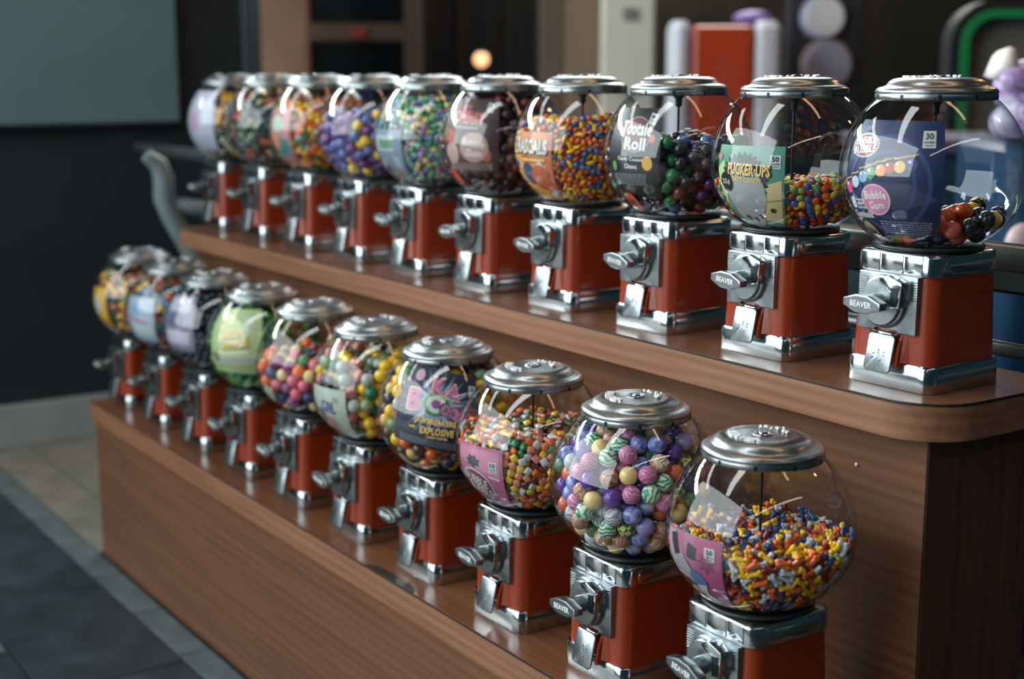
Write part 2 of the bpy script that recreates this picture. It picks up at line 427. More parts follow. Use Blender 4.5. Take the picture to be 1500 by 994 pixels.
# ------------------------------------------------------------------ rails behind the upper row
def rail(z, r, y, x0, x1, label):
    o = link('hand_rail', tube([(x0, y, z), (x1, y, z)], r, 16), M_STEEL, smooth=True)
    return tag(o, label, 'rail')
post = tag(empty('curved_stanchion', (-2.7, .3, FLOOR)), 'curved grey post at the end of the steel railing', 'post')
rl = tag(empty('rail_fence', (-1.2, .2, FLOOR)), 'steel tube railing running behind the upper row of machines', 'railing')
n0 = set(o.name for o in COL.objects)
link('top_rail', tube([(-3.67, .2, .152), (1.0, .2, .152)], .021, 16), M_STEEL, rl, smooth=True)
link('lower_rail', tube([(-2.42, .2, .018), (1.0, .2, .018)], .011, 14), M_STEEL, rl, smooth=True)
link('rail_channel', box(-2.2, 1.0, .2, .232, .098, .140, .006), M_DARKMETAL, rl)
M_POST = mat('painted_grey_post', srgb(118, 134, 136), .4, 0, .2, .06, 10)
def onx(px, py, x):
    v = at(px, py, 1)-Vector(CAM); return Vector(CAM)+v*((x-CAM[0])/v.x)
pts = [onx(px, py, -2.9) for px, py in ((214, 228), (232, 240), (240, 262), (240, 290), (252, 318), (272, 352), (290, 385), (300, 420))]
pts.append(Vector((-2.9, .16, FLOOR)))
sharp(link('upright', tube(pts, [.020, .028, .032, .032, .032, .032, .032, .032, .032], 14), M_POST, post))
link('shelf_arm', tube([onx(255, 300, -2.9), onx(300, 306, -2.9), onx(345, 314, -2.9)], .024, 12), M_POST, post, smooth=True)
for x in (-2.05, -.35): link('post', tube([(x, .2, FLOOR), (x, .2, .152)], .016, 12), M_STEEL, rl, smooth=True)
link('post', tube([(.95, .2, FLOOR), (.95, .2, .152)], .016, 12), M_STEEL, rl, smooth=True)
world_children(rl, n0); world_children(post, n0)

# ------------------------------------------------------------------ vending machines: shared part meshes
def me_of(name, bm, m, smooth=False, hard=None):
    me = bpy.data.meshes.new(name); bm.normal_update(); bm.to_mesh(me); bm.free(); me.materials.append(m)
    if smooth or hard:
        b = bmesh.new(); b.from_mesh(me)
        for f in b.faces: f.smooth = True
        if hard:
            for e in b.edges: e.smooth = not (len(e.link_faces) == 2 and e.calc_face_angle(0) > math.radians(hard))
        b.to_mesh(me); b.free()
    return me
HW, HD = .0743, .0768
HB, HC = .0365, .1525                      # top of the base, bottom of the collar
FY = -HD+.0062                             # front face of the body
ME = {}
ME['base'] = me_of('base', rstack([(HW-.001, HD-.001, .019, 0), (HW, HD, .020, .002), (HW-.0010, HD-.0010, .020, HB-.003), (HW-.0028, HD-.0028, .020, HB), (HW-.006, HD-.006, .018, HB+.0005)], 6), M_CHROME, hard=40)
ME['body'] = me_of('body', rstack([(HW-.0045, HD-.0045, .021, HB-.001), (HW-.0085, HD-.0085, .021, HC+.001)], 6), M_RED, hard=40)
ME['collar'] = me_of('collar', rstack([(HW-.0080, HD-.0080, .020, HC-.001), (HW-.0062, HD-.0062, .021, HC+.001), (HW-.0064, HD-.0064, .021, HC+.0250), (HW-.0074, HD-.0074, .021, HC+.0280), (HW-.0105, HD-.0105, .02, HC+.0300), (HW-.03, HD-.03, .02, HC+.0305)], 6), M_CHROME, hard=40)
def facets():
    out = []
    for x0, x1 in ((-.050, -.021), (-.018, .018), (.021, .050)):
        out.append(box(x0, x1, -HD+.0050, -HD+.009, HC+.0020, HC+.0262, .0007))
    return out
ME['facets'] = [me_of('collar_facet', b, M_CHROME, hard=40) for b in facets()]
b = rstack([(.046, .0108, .010, 0), (.046, .0108, .010, .0035), (.044, .0088, .0084, .0048)], 5)
bmesh.ops.rotate(b, verts=b.verts, matrix=Matrix.Rotation(PI/2, 3, 'X')); bmesh.ops.rotate(b, verts=b.verts, matrix=Matrix.Rotation(PI/2, 3, 'Z'))
bmesh.ops.translate(b, verts=b.verts, vec=(HW-.0092, 0, HC+.0135)); ME['side_panel'] = me_of('collar_panel', b, M_CHROME, hard=40)
ME['seat'] = me_of('globe_seat', lathe([(.056, HC+.029), (.0700, HC+.0305), (.0735, HC+.0330), (.0735, HC+.0360), (.068, HC+.0368), (.02, HC+.0330), (0, HC+.0330)], 40), M_GASKET, True)
gp = []
for k in range(33):
    z = ZBOT+(ZTOP-ZBOT)*k/32; gp.append((grad(z), z))
gp = [(.0, ZBOT-.001), (gp[0][0]-.012, ZBOT-.001)]+gp
ME['globe'] = me_of('globe', lathe(gp, 64), M_GLASS, True)
LZ = .3785
lp = [(.0755, LZ-.001), (.0782, LZ), (.0788, LZ+.003), (.0785, LZ+.0068), (.0778, LZ+.0080), (.0790, LZ+.0095), (.0778, LZ+.0130), (.0742, LZ+.0155), (.0690, LZ+.0168), (.0655, LZ+.0178), (.0640, LZ+.0200),
      (.0610, LZ+.0238), (.0560, LZ+.0265), (.0490, LZ+.0282), (.0430, LZ+.0284), (.0390, LZ+.0278), (.0300, LZ+.0280), (.0150, LZ+.0290), (0, LZ+.0292)]
ME['lid'] = me_of('lid', lathe(lp, 64), M_LID, True)
nb = []
bm = bmesh.new()
for k in range(10):
    a = 2*PI*k/10+.2
    b = box(.0770, .0792, -.0022, .0022, LZ+.0004, LZ+.0070, .0003, seg=1)
    bmesh.ops.rotate(b, verts=b.verts, matrix=Matrix.Rotation(a, 3, 'Z')); me = bpy.data.meshes.new('t'); b.to_mesh(me); b.free(); bm.from_mesh(me); bpy.data.meshes.remove(me)
ME['notches'] = me_of('rim_notches', bm, M_DARKMETAL)
b = lathe([(.0135, LZ+.0280), (.0135, LZ+.0302), (.0120, LZ+.0312), (.0085, LZ+.0308), (.0080, LZ+.0290), (.0062, LZ+.0290), (.0060, LZ+.0318), (.0030, LZ+.0322), (0, LZ+.0322)], 28)
ME['lock'] = me_of('lid_lock', b, M_CHROME, hard=40)
def lid_text(word, r, az0, size, bold):
    v, f = text2d(word, bold); bm = bmesh.new(); vs = []
    for x, y in v:
        rr = r+y*size; a = az0+x*size/r
        vs.append(bm.verts.new((rr*math.cos(a), rr*math.sin(a), 0)))
    for q in f:
        try: bm.faces.new([vs[i] for i in q])
        except ValueError: pass
    ex = bmesh.ops.extrude_face_region(bm, geom=list(bm.faces))
    for g in ex['geom']:
        if isinstance(g, bmesh.types.BMVert): g.co.z += .0014
    for p in bm.verts:
        p.co.z += LZ+.0279
    bmesh.ops.recalc_face_normals(bm, faces=bm.faces)
    return bm
def flip_lid_text(word, r, az0, size, bold):
    # lettering read from the front: its foot points outwards
    v, f = text2d(word, bold); bm = bmesh.new(); vs = []
    for x, y in v:
        rr = r+y*size*-1; a = az0+x*size/r
        vs.append(bm.verts.new((rr*math.cos(a), rr*math.sin(a), LZ+.0276)))
    for q in f:
        try: bm.faces.new([vs[i] for i in q])
        except ValueError: pass
    ex = bmesh.ops.extrude_face_region(bm, geom=list(bm.faces))
    for g in ex['geom']:
        if isinstance(g, bmesh.types.BMVert): g.co.z += .0036
    bmesh.ops.recalc_face_normals(bm, faces=bm.faces)
    return bm
M_EMB = mat('bright_embossing', (.80, .82, .82), .32, .12, 0, .1, 200)
ME['lid_text'] = me_of('lid_lettering', flip_lid_text('BEAVER', .0385, -PI/2-.20, .0125, .03), M_EMB)
# raised emblem at the back of the lid: a cluster of little ridges
bm = bmesh.new(); r2 = random.Random(3)
for k in range(11):
    a = PI/2+(-.75+.15*k); rr = .034+r2.uniform(-.006, .005)
    p = Vector((rr*math.cos(a), rr*math.sin(a), LZ+.0285)); q = p+Vector((r2.uniform(-.006, .006), r2.uniform(-.007, .007), .0004))
    tube([p, (p+q)/2+Vector((0, 0, .0016)), q], [.0012, .0022, .0011], 6, bm)
ME['lid_emblem'] = me_of('lid_emblem', bm, M_EMB, True)
ME['rod'] = me_of('centre_rod', lathe([(.0021, ZBOT), (.0021, LZ-.018)], 12), M_DARKMETAL, True)
ME['rod_nut'] = me_of('rod_nut', lathe([(.003, LZ-.020), (.0052, LZ-.018), (.0060, LZ-.006), (.0085, LZ-.005), (.009, LZ), (0, LZ)], 14), M_DARKMETAL, hard=40)
# coin mechanism (front face, x right, z up)
PZ = .1165                                 # centre height of the dial
ME['plate'] = me_of('mechanism_plate', prism_y([(-.0490, .0760), (-.020, .0755), (-.019, .0790), (.019, .0790), (.020, .0755), (.0490, .0760), (.0490, .1530), (-.0490, .1530)], FY-.0075, FY+.006, .0012), M_CAST, hard=30)
ME['ribs'] = []
for sx in (-1, 1):
    bm = bmesh.new()
    x0, x1 = (.034, .0478) if sx > 0 else (-.0478, -.034)
    for k in range(8):
        z = .1215+.0034*k; box(x0, x1, FY-.0086, FY-.0070, z, z+.0016, bm=bm)
    box(x0+.004, x1-.004, FY-.0076, FY-.0070, .1205, .1485, bm=bm)
    ME['ribs'].append(me_of('plate_ribs', bm, M_CAST))
b = lathe([(.0360, 0), (.0360, .006), (.0350, .0072), (.0325, .0080), (.0318, .0120), (.0305, .0130), (.0120, .0136), (0, .0136)], 44, cap0=True)
bmesh.ops.rotate(b, verts=b.verts, matrix=Matrix.Rotation(PI/2, 3, 'X')); bmesh.ops.translate(b, verts=b.verts, vec=(-.002, FY-.0070, PZ))
ME['dial'] = me_of('dial', b, M_CAST, hard=35)
b = prism_y([(.0040, .0330), (.0180, .0375), (.0400, .0300), (.0415, .0255), (.0380, -.0040), (.0240, -.0060), (.0225, .0120), (.0150, .0225), (.0040, .0270)], FY-.0270, FY-.006, .0013)
bmesh.ops.translate(b, verts=b.verts, vec=(-.002, 0, PZ)); ME['guide'] = me_of('coin_guide', b, M_CHROME, hard=30)
b = prism_y([(.0245, .0220), (.0372, .0240), (.0352, -.0020), (.0258, -.0035)], FY-.0282, FY-.0262, .0004)
bmesh.ops.translate(b, verts=b.verts, vec=(-.002, 0, PZ)); ME['slot'] = me_of('coin_slot', b, M_DARKMETAL)
b = lathe([(.0125, 0), (.0120, .012), (.0095, .020), (.0085, .031)], 18, True, True)
bmesh.ops.rotate(b, verts=b.verts, matrix=Matrix.Rotation(PI/2, 3, 'X')); bmesh.ops.translate(b, verts=b.verts, vec=(0, .030, 0))
ME['stem'] = me_of('crank_stem', b, M_CAST, hard=40)
ME['handle'] = me_of('handle', prism_y([(-.0310, .0046), (-.0100, .0120), (.0100, .0120), (.0310, .0046), (.0310, -.0046), (.0100, -.0120), (-.0100, -.0120), (-.0310, -.0046)], -.0060, .0085, .0008), M_CAST, hard=30)
bm = prism_y([(-.0275, .0036), (-.0092, .0098), (.0092, .0098), (.0275, .0036), (.0275, -.0036), (.0092, -.0098), (-.0092, -.0098), (-.0275, -.0036)], -.00625, -.0052, 0)
ME['handle_inset'] = me_of('handle_inset', bm, mat('handle_recess', (.20, .23, .24), .4, 1))
def text_front(word, size, width, bold, y, th):
    v, f = text2d(word, bold); bm = bmesh.new(); wd = v[:, 0].max()*2; kx = width/wd
    vs = [bm.verts.new((x*kx, y, z*size)) for x, z in v]
    for q in f:
        try: bm.faces.new([vs[i] for i in q])
        except ValueError: pass
    ex = bmesh.ops.extrude_face_region(bm, geom=list(bm.faces))
    for g in ex['geom']:
        if isinstance(g, bmesh.types.BMVert): g.co.y -= th
    bmesh.ops.recalc_face_normals(bm, faces=bm.faces)
    return bm
ME['handle_text'] = me_of('handle_lettering', text_front('BEAVER', .0078, .036, .02, -.0062, .0007), M_EMB)
# chute: red cheeks, dark opening and a hinged flap that leans out
bm = bmesh.new()
def wedge(x0, x1, bm):
    # side cheek: triangle in y,z
    pr = [(FY+.004, .0290), (FY-.0155, .0305), (FY-.0110, .0560), (FY-.0035, .0745), (FY+.004, .0760)]
    a = [bm.verts.new((x0, y, z)) for y, z in pr]; b = [bm.verts.new((x1, y, z)) for y, z in pr]
    bm.faces.new(a); bm.faces.new(b[::-1])
    for k in range(5): bm.faces.new((a[k], b[k], b[(k+1) % 5], a[(k+1) % 5]))
bm.free(); ME['cheeks'] = []
for s_ in (-1, 1):
    bm = bmesh.new(); wedge(s_*.0215, s_*.0270, bm)
    bmesh.ops.recalc_face_normals(bm, faces=bm.faces); bmesh.ops.bevel(bm, geom=list(bm.edges), offset=.0009, segments=1, affect='EDGES')
    ME['cheeks'].append(me_of('chute_cheek', bm, M_RED))
ME['brackets'] = []
for s_ in (-1, 1):   # red web that slopes back from the chute to the body
    bm = bmesh.new()
    a = [(s_*.027, FY-.008, .037), (s_*.042, FY+.0005, .037), (s_*.034, FY+.0005, .075), (s_*.027, FY-.003, .075)]
    q = [bm.verts.new(p) for p in a]+[bm.verts.new((p[0], FY+.004, p[2])) for p in a]
    for f in ((0, 1, 2, 3), (4, 7, 6, 5), (0, 4, 5, 1), (1, 5, 6, 2), (2, 6, 7, 3), (3, 7, 4, 0)): bm.faces.new([q[i] for i in f])
    bmesh.ops.recalc_face_normals(bm, faces=bm.faces); ME['brackets'].append(me_of('chute_bracket', bm, M_RED))
b = rstack([(.0222, .0255, .006, 0), (.0222, .0255, .006, .0022), (.0212, .0245, .0055, .0030)], 4)   # lying flat, then stood up leaning out
R_FLAP = Matrix.Rotation(math.radians(78), 3, 'X')
def flapset(b):
    bmesh.ops.rotate(b, verts=b.verts, matrix=R_FLAP); bmesh.ops.translate(b, verts=b.verts, vec=(0, FY-.0165, .0475)); return b
ME['flap'] = me_of('chute_flap', flapset(b), M_CAST, hard=40)
bm = bmesh.new(); r3 = random.Random(5)
for k in range(9):
    a = k*.7; p = Vector((.0075*math.cos(a)+r3.uniform(-.002, .002), .006*math.sin(a)-.004, .0031)); q = p+Vector((r3.uniform(-.005, .005), r3.uniform(-.004, .004), 0))
    tube([p, (p+q)/2+Vector((.001, .001, .0002)), q], .0006, 5, bm)
ME['flap_emblem'] = me_of('flap_emblem', flapset(bm), mat('flap_engraving', (.16, .19, .19), .4, 1))
b = tube([(-.021, FY-.0085, .0735), (.021, FY-.0085, .0735)], .0024, 10); ME['hinge'] = me_of('hinge', b, M_CHROME, True)

def part(mesh, parent, name=None):
    o = bpy.data.objects.new(name or mesh.name.split('.')[0], mesh); COL.objects.link(o); o.parent = parent; return o
def machine(loc, rz, label, spin=0):
    t = empty('vending_machine', loc, rz)
    tag(t, label, 'candy machine', 'coin-operated candy machines on the stand')
    part(ME['base'], t); part(ME['body'], t)
    cl = part(ME['collar'], t)
    for m in ME['facets']: part(m, cl)
    part(ME['side_panel'], cl)
    part(ME['seat'], t); part(ME['globe'], t); part(ME['rod'], t); part(ME['rod_nut'], t)
    ld = part(ME['lid'], t); ld.rotation_euler = (0, 0, spin)
    part(ME['notches'], ld)['kind'] = 'stuff'; part(ME['lock'], ld); part(ME['lid_text'], ld); part(ME['lid_emblem'], ld)
    pl = part(ME['plate'], t); [part(m, pl) for m in ME['ribs']]
    dl = part(ME['dial'], t); gd = part(ME['guide'], t); part(ME['slot'], gd)
    h = part(ME['handle'], t); h.location = (-.002, FY-.0495, PZ); h.rotation_euler = (0, math.radians(rnd.uniform(-5, 9)), 0)
    st = part(ME['stem'], h); part(ME['handle_inset'], h); part(ME['handle_text'], h)
    for m in ME['cheeks']+ME['brackets']: part(m, t)
    fl = part(ME['flap'], t); part(ME['flap_emblem'], fl); part(ME['hinge'], fl)
    return t

# ------------------------------------------------------------------ candy
def ico(sub, r):
    bm = bmesh.new(); bmesh.ops.create_icosphere(bm, subdivisions=sub, radius=r); return bm
def squad(sx, sy, sz, e, nu=16, nv=6):
    """pillow-shaped superquadric"""
    bm = bmesh.new(); sg = lambda c, p: math.copysign(abs(c)**p, c); rings = []
    for j in range(1, nv):
        v = -PI/2+PI*j/nv
        rings.append([bm.verts.new((sx*sg(math.cos(v), .42)*sg(math.cos(2*PI*k/nu), e), sy*sg(math.cos(v), .42)*sg(math.sin(2*PI*k/nu), e), sz*sg(math.sin(v), .8))) for k in range(nu)])
    lo, hi = bm.verts.new((0, 0, -sz)), bm.verts.new((0, 0, sz))
    for a, b in zip(rings, rings[1:]):
        for k in range(nu): bm.faces.new((a[k], a[(k+1) % nu], b[(k+1) % nu], b[k]))
    for k in range(nu): bm.faces.new((lo, rings[0][(k+1) % nu], rings[0][k])); bm.faces.new((hi, rings[-1][k], rings[-1][(k+1) % nu]))
    return bm
def bone(L, rs, rl, off):
    bm = tube([(-L*.5, 0, 0), (-L*.25, 0, 0), (L*.25, 0, 0), (L*.5, 0, 0)], [rs*1.05, rs, rs, rs*1.05], 8)
    for sx in (-1, 1):
        for sy in (-1, 1):
            b = ico(1, rl); bmesh.ops.translate(b, verts=b.verts, vec=(sx*L*.5, sy*off, 0))
            me = bpy.data.meshes.new('t'); b.to_mesh(me); b.free(); bm.from_mesh(me); bpy.data.meshes.remove(me)
    return bm
def banana(L, r):
    pts = []; n = 6
    for k in range(n+1):
        a = -.7+1.4*k/n; pts.append((L*.75*math.sin(a), L*.75*(1-math.cos(a))-.088*L, 0))
    return tube(pts, [r*.35, r*.8, r, r, r, r*.8, r*.35], 7)
def stick(L, r):
    return tube([(-L/2, 0, 0), (-L*.42, 0, 0), (L*.42, 0, 0), (L/2, 0, 0)], [r*.55, r, r, r*.55], 8)
_CM = {}
def candy_mesh(shape, r, m, low=False):
    k = (shape, round(r, 5), m.name, low)
    if k in _CM: return _CM[k]
    if shape == 'ball': b = ico(2 if low else 3, r)
    elif shape == 'disc':
        b = ico(2, r*1.02); bmesh.ops.scale(b, verts=b.verts, vec=(1, 1, .58))
    elif shape == 'oval':
        b = ico(2, r*.95); bmesh.ops.scale(b, verts=b.verts, vec=(1.25, .85, .85))
    elif shape == 'bone': b = bone(r*1.70, r*.41, r*.42, r*.27)
    elif shape == 'banana': b = banana(r*2.9, r*.68)
    elif shape == 'tablet': b = squad(r*1.0, r*.94, r*.52, .42)
    elif shape == 'pebble': b = squad(r*1.08, r*.86, r*.64, .9)
    elif shape == 'cube': b = squad(r*.95, r*.9, r*.75, .35)
    elif shape == 'stick': b = stick(r*2.6, r*.55)
    _CM[k] = me_of({'ball': 'ball', 'tablet': 'tablet', 'disc': 'button'}.get(shape, shape), b, m, True)
    return _CM[k]
def dims(shape, rm):
    """a piece as a capsule for settling: half length between its end centres, radius"""
    return {'oval': (.38*rm, .82*rm), 'bone': (.76*rm, .53*rm), 'banana': (.72*rm, .78*rm), 'pebble': (0, 1.0*rm)}.get(shape, (0, rm))
def pack(r, level, seed, keep, HL, RC, pick, lab):
    """settle the pieces (capsules) inside the globe, under the level surface, clear of each other, the glass, the card and the rod"""
    g = np.random.default_rng(seed)
    def sval(X, c):
        return np.sqrt((X[:, 0]**2+X[:, 1]**2)/(GA-.0022-c)**2+((X[:, 2]-GZ)/np.where(X[:, 2] > GZ, GBU-.0022-c, GBL-.0022-c))**2)
    d = 2*r*1.035; n = int(.27/d)+2
    I = np.arange(-n, n+1); X = np.array(np.meshgrid(I, I, I)).reshape(3, -1).T
    X = X[(X.sum(1) % 2) == 0]*d/math.sqrt(2)
    E_ = Euler(tuple(g.uniform(0, 6, 3))).to_matrix(); X = X@np.array(E_).T+g.normal(0, .16*r, X.shape)+[0, 0, GZ]
    zf = ZBOT+.003
    lev = lambda X, c: np.minimum(level(X), ZTOP-.004)-c
    X = X[(sval(X, r) < 1.03) & (X[:, 2] > zf+.5*r) & (X[:, 2] < lev(X, r)+.3*r)]
    # only a few layers behind the glass or the top are ever seen
    X = X[((1-sval(X, r))*(GA-.0022-r) < keep*2*r) | (lev(X, r)-X[:, 2] < keep*2*r)]
    N = len(X); ch = pick(N); hl = HL[ch]; rc = RC[ch]; rod = hl > 0
    nr = X-[0, 0, GZ]; nr /= np.linalg.norm(nr, axis=1)[:, None]
    dr = np.cross(nr, g.normal(0, 1, X.shape)); dr /= np.linalg.norm(dr, axis=1)[:, None]
    A, B = X-dr*hl[:, None], X+dr*hl[:, None]
    reach = 2*float((hl+rc).max())+.4*r
    def bound(Q):
        sv = sval(Q, rc); m = sv > 1; Q[m] = (Q[m]-[0, 0, GZ])/sv[m, None]+[0, 0, GZ]
        Q[:, 2] = np.maximum(Q[:, 2], zf+rc); Q[:, 2] = np.minimum(Q[:, 2], lev(Q, rc)+.5*rc)
        rho = np.hypot(Q[:, 0], Q[:, 1])+1e-9
        m = rho < .0026+rc; Q[m, :2] *= ((.0026+rc[m])/rho[m])[:, None]
        if lab:
            az = np.arctan2(Q[:, 1], Q[:, 0]); e = rc/.11
            lim = np.array([grad(z) for z in Q[:, 2]])-.0042-rc
            m = (az > lab[0]-e) & (az < lab[1]+e) & (Q[:, 2] > lab[2]-rc) & (Q[:, 2] < lab[3]+rc) & (rho > lim)
            Q[m, :2] *= (np.maximum(lim[m], .01)/rho[m])[:, None]
    ITER = 70 if rod.any() else 50
    for it in range(ITER):
        C = (A+B)/2
        if it % 10 == 0:
            D = C[:, None, :]-C[None, :, :]; Q = np.einsum('ijk,ijk->ij', D, D); del D
            ii, jj = np.where(np.triu(Q < reach**2, 1)); del Q
        mA, mB = np.zeros_like(A), np.zeros_like(B)
        P = (A, C, B) if rod.any() else (C,)
        wts = ((1, 0), (.5, .5), (0, 1)) if rod.any() else ((1, 1),)
        for p, wp in zip(P, wts):
            for q, wq in zip(P, wts):
                V = p[ii]-q[jj]; L = np.sqrt((V**2).sum(1))+1e-9; o = rc[ii]+rc[jj]-L; k = o > 0
                c = V[k]/L[k, None]*(o[k, None]*(.42 if len(P) == 1 else .26)); a, b = ii[k], jj[k]
                for x in range(3):
                    fa = np.bincount(a, c[:, x], N); fb = np.bincount(b, c[:, x], N)
                    mA[:, x] += wp[0]*fa-wq[0]*fb; mB[:, x] += wp[1]*fa-wq[1]*fb
        A, B = A+mA, B+mB
        if it < ITER-15: A[:, 2] -= .02*r; B[:, 2] -= .02*r
        bound(A); bound(B)
        C = (A+B)/2; V = B-A; L = np.linalg.norm(V, axis=1)+1e-12
        dr = np.where(rod[:, None], V/L[:, None], dr); A, B = C-dr*hl[:, None], C+dr*hl[:, None]
    bound(A); bound(B); X = (A+B)/2
    return X, dr, ch, (1-sval(X, rc))*(GA-.0022-rc), lev(X, rc)-X[:, 2]
CANDY_COUNT = 0
def fill(t, spec, seed):
    """fill one globe: nearest visible pieces are objects, the rest one joined object"""
    global CANDY_COUNT
    r = spec['r']; rm = r*spec.get('scale', 1); lv = spec['level']; sl = spec.get('slope', (0, 0))
    g = np.random.default_rng(seed+100)
    ph = g.uniform(0, 6, 2)
    level = lambda X: lv+sl[0]*X[:, 0]+sl[1]*X[:, 1]+spec.get('bump', .006)*np.sin(38*X[:, 0]+ph[0])*np.cos(33*X[:, 1]+ph[1])
    kinds = spec['kinds']; wts = np.array([k[3] for k in kinds], float); wts /= wts.sum()
    HL, RC = np.array([dims(k[0], rm) for k in kinds]).T
    X, dr, ch, dw, dt = pack(r, level, seed, spec.get('keep', 1.5), HL, RC, lambda n: g.choice(len(kinds), n, p=wts), spec.get('lab'))
    Mw = t.matrix_basis; pos = np.array([Mw@Vector(p) for p in X]); c0 = np.array(Mw@Vector((0, 0, GZ)))
    tocam = CAM-c0; tocam /= np.linalg.norm(tocam)
    nrm = pos-c0; nrm /= np.linalg.norm(nrm, axis=1)[:, None]
    facing = nrm@tocam
    lie = nrm.copy(); lie[dt < dw] = (0, 0, 1)
    top = dt < np.where(HL[ch] > 0, 2.2, 1.6)*r
    vis = ((facing > .02) & (dw < np.where(HL[ch] > 0, 2.0, 1.1)*r)) | (top & (facing > -.75) & (t.location.z < -.1)) | (top & (facing > -.3))
    lab = spec.get('lab')
    if lab:
        az = np.arctan2(X[:, 1], X[:, 0])
        vis &= ~((az > lab[0]+.06) & (az < lab[1]-.06) & (X[:, 2] > lab[2]+r) & (X[:, 2] < lab[3]-r))
    order = np.argsort(-(facing-.02*(dw/r)))
    cap = spec.get('cap', 300); ind = [i for i in order if vis[i]][:cap]; indset = set(ind)
    wdr = dr@np.array(Mw.to_3x3()).T
    for i in ind:
        shape, m, name, _ = kinds[ch[i]]
        o = bpy.data.objects.new(spec['name'].get(shape, 'candy') if isinstance(spec['name'], dict) else spec['name'], candy_mesh(shape, rm, m)); COL.objects.link(o)
        o.location = pos[i]
        o.rotation_euler = orient(shape, lie[i], wdr[i], g)
        pn_ = name
        tag(o, '%s in the %s' % (pn_, spec['where']), 'candy', '%s in the %s' % ((pn_[:-1]+'ies' if pn_.endswith('y') else pn_+'s'), spec['where']))
        CANDY_COUNT += 1
    rest = [i for i in range(len(X)) if i not in indset]
    # joined remainder
    vv, ff, mi, mats_, off = [], [], [], [], 0
    for i in rest:
        shape, m, name, _ = kinds[ch[i]]
        me = candy_mesh(shape, rm, m, True)
        co = np.empty(len(me.vertices)*3, 'f'); me.vertices.foreach_get('co', co); co = co.reshape(-1, 3)
        R_ = np.array(Euler(orient(shape, lie[i], wdr[i], g)).to_matrix()); co = co@R_.T+(pos[i]-c0)
        vv.append(co)
        if m not in mats_: mats_.append(m)
        kf = ('f', me.name)
        if kf not in _CM: _CM[kf] = [tuple(p.vertices) for p in me.polygons]
        ff += [tuple(q+off for q in p) for p in _CM[kf]]; mi += [mats_.index(m)]*len(_CM[kf]); off += len(co)
    if rest:
        me = bpy.data.meshes.new('candy_fill'); me.from_pydata(np.concatenate(vv).tolist(), [], ff)
        for m in mats_: me.materials.append(m)
        me.polygons.foreach_set('material_index', mi); me.polygons.foreach_set('use_smooth', [True]*len(ff)); me.update()
        o = bpy.data.objects.new('candy_fill', me); COL.objects.link(o); o.location = c0
        tag(o, 'remaining %s heaped in the %s' % (spec['plural'], spec['where']), 'candy', None, 'stuff')
def orient(shape, n, d, g):
    if shape in ('bone', 'banana', 'stick', 'oval'):     # long axis as settled, flat side to the glass
        x = Vector(d).normalized(); z = Vector(n)-x*Vector(n).dot(x)
        if z.length < .05: z = x.orthogonal()
        z.normalize(); y = z.cross(x)
        return tuple(Matrix((x, y, z)).transposed().to_euler())
    if shape in ('disc', 'tablet', 'pebble'):
        # pieces lie roughly flat against the glass, with some scatter
        q = Vector(n).to_track_quat('Z', 'Y')
        return tuple((q@Euler((g.normal(0, .28), g.normal(0, .28), g.uniform(0, 6.28))).to_quaternion()).to_euler())
    return tuple(g.uniform(0, 6.28, 3))
CM = candy_mat
def balls(cols, noun, shape='ball'):
    return [(shape, CM(c), '%s %s' % (n, noun), w_) for n, c, w_ in cols]

# ------------------------------------------------------------------ printed cards inside the globes
def card(t, az, half, z0, z1, color, art, tilt=0, name='label', inset=.0030, zc=None):
    """curved card behind the glass; art is a list of printed shapes in metres from the card's centre"""
    a0 = math.radians(az); z0 += .007; z1 += .007; zc = (z0+z1)/2; W = 2*GA*math.radians(half); H = (z1-z0)/.93
    v, f = shape2d('rect')
    lb = link(name, wrap(v, f, a0, zc, W, H, 0, inset, tilt), flat(color), t, smooth=True)
    sd = 0
    for it in art:
        k = it[0]; sd += 1
        ins = inset-.00045*it[-1]
        if k == 'text':
            _, s, u, vv, h, wid, col, rot, _ = it
            p, q = text2d(s, .040 if h > .0165 else .026); kx = wid/(p[:, 0].max()*2) if wid else h
            link('lettering', wrap(p, q, a0, zc, kx, h, math.radians(rot), ins, tilt, u, vv), flat(col), lb, smooth=True)
        elif k in ('ell', 'rect'):
            _, u, vv, wd, h, col, rot, _ = it
            p, q = shape2d(k); link('printed_oval' if k == 'ell' else 'printed_panel', wrap(p, q, a0, zc, wd, h, math.radians(rot), ins, tilt, u, vv), flat(col), lb, smooth=True)
        elif k == 'ring':
            _, u, vv, wd, h, q_, col, _ = it
            p, q = shape2d('ring', q_); link('printed_ring', wrap(p, q, a0, zc, wd, h, 0, ins, tilt, u, vv), flat(col), lb, smooth=True)
        elif k == 'star':
            _, u, vv, wd, h, n, q_, col, rot, _ = it
            p, q = shape2d('star', n, q_); link('printed_burst', wrap(p, q, a0, zc, wd, h, math.radians(rot), ins, tilt, u, vv), flat(col), lb, smooth=True)
        elif k == 'poly':
            _, pts, col, _ = it
            p, q = shape2d('poly', pts); link('printed_shape', wrap(p, q, a0, zc, 1, 1, 0, ins, tilt), flat(col), lb, smooth=True)
        elif k == 'lines':
            _, u, vv, wd, n, step, th, col, _ = it
            g = random.Random(sd); p, q = [], []
            for j in range(n):
                x = -wd/2; y = -j*step
                while x < wd/2-.001:
                    l_ = min(g.uniform(.004, .011), wd/2-x); b0 = len(p)
                    p += [(x, y), (x+l_, y), (x+l_, y+th), (x, y+th)]; q.append((b0, b0+1, b0+2, b0+3)); x += l_+.0012
            link('fine_print', wrap(np.array(p), q, a0, zc, 1, 1, 0, ins, tilt, u, vv), flat(col), lb, smooth=True)
    return lb, (a0-math.radians(half), a0+math.radians(half), z0, z1)
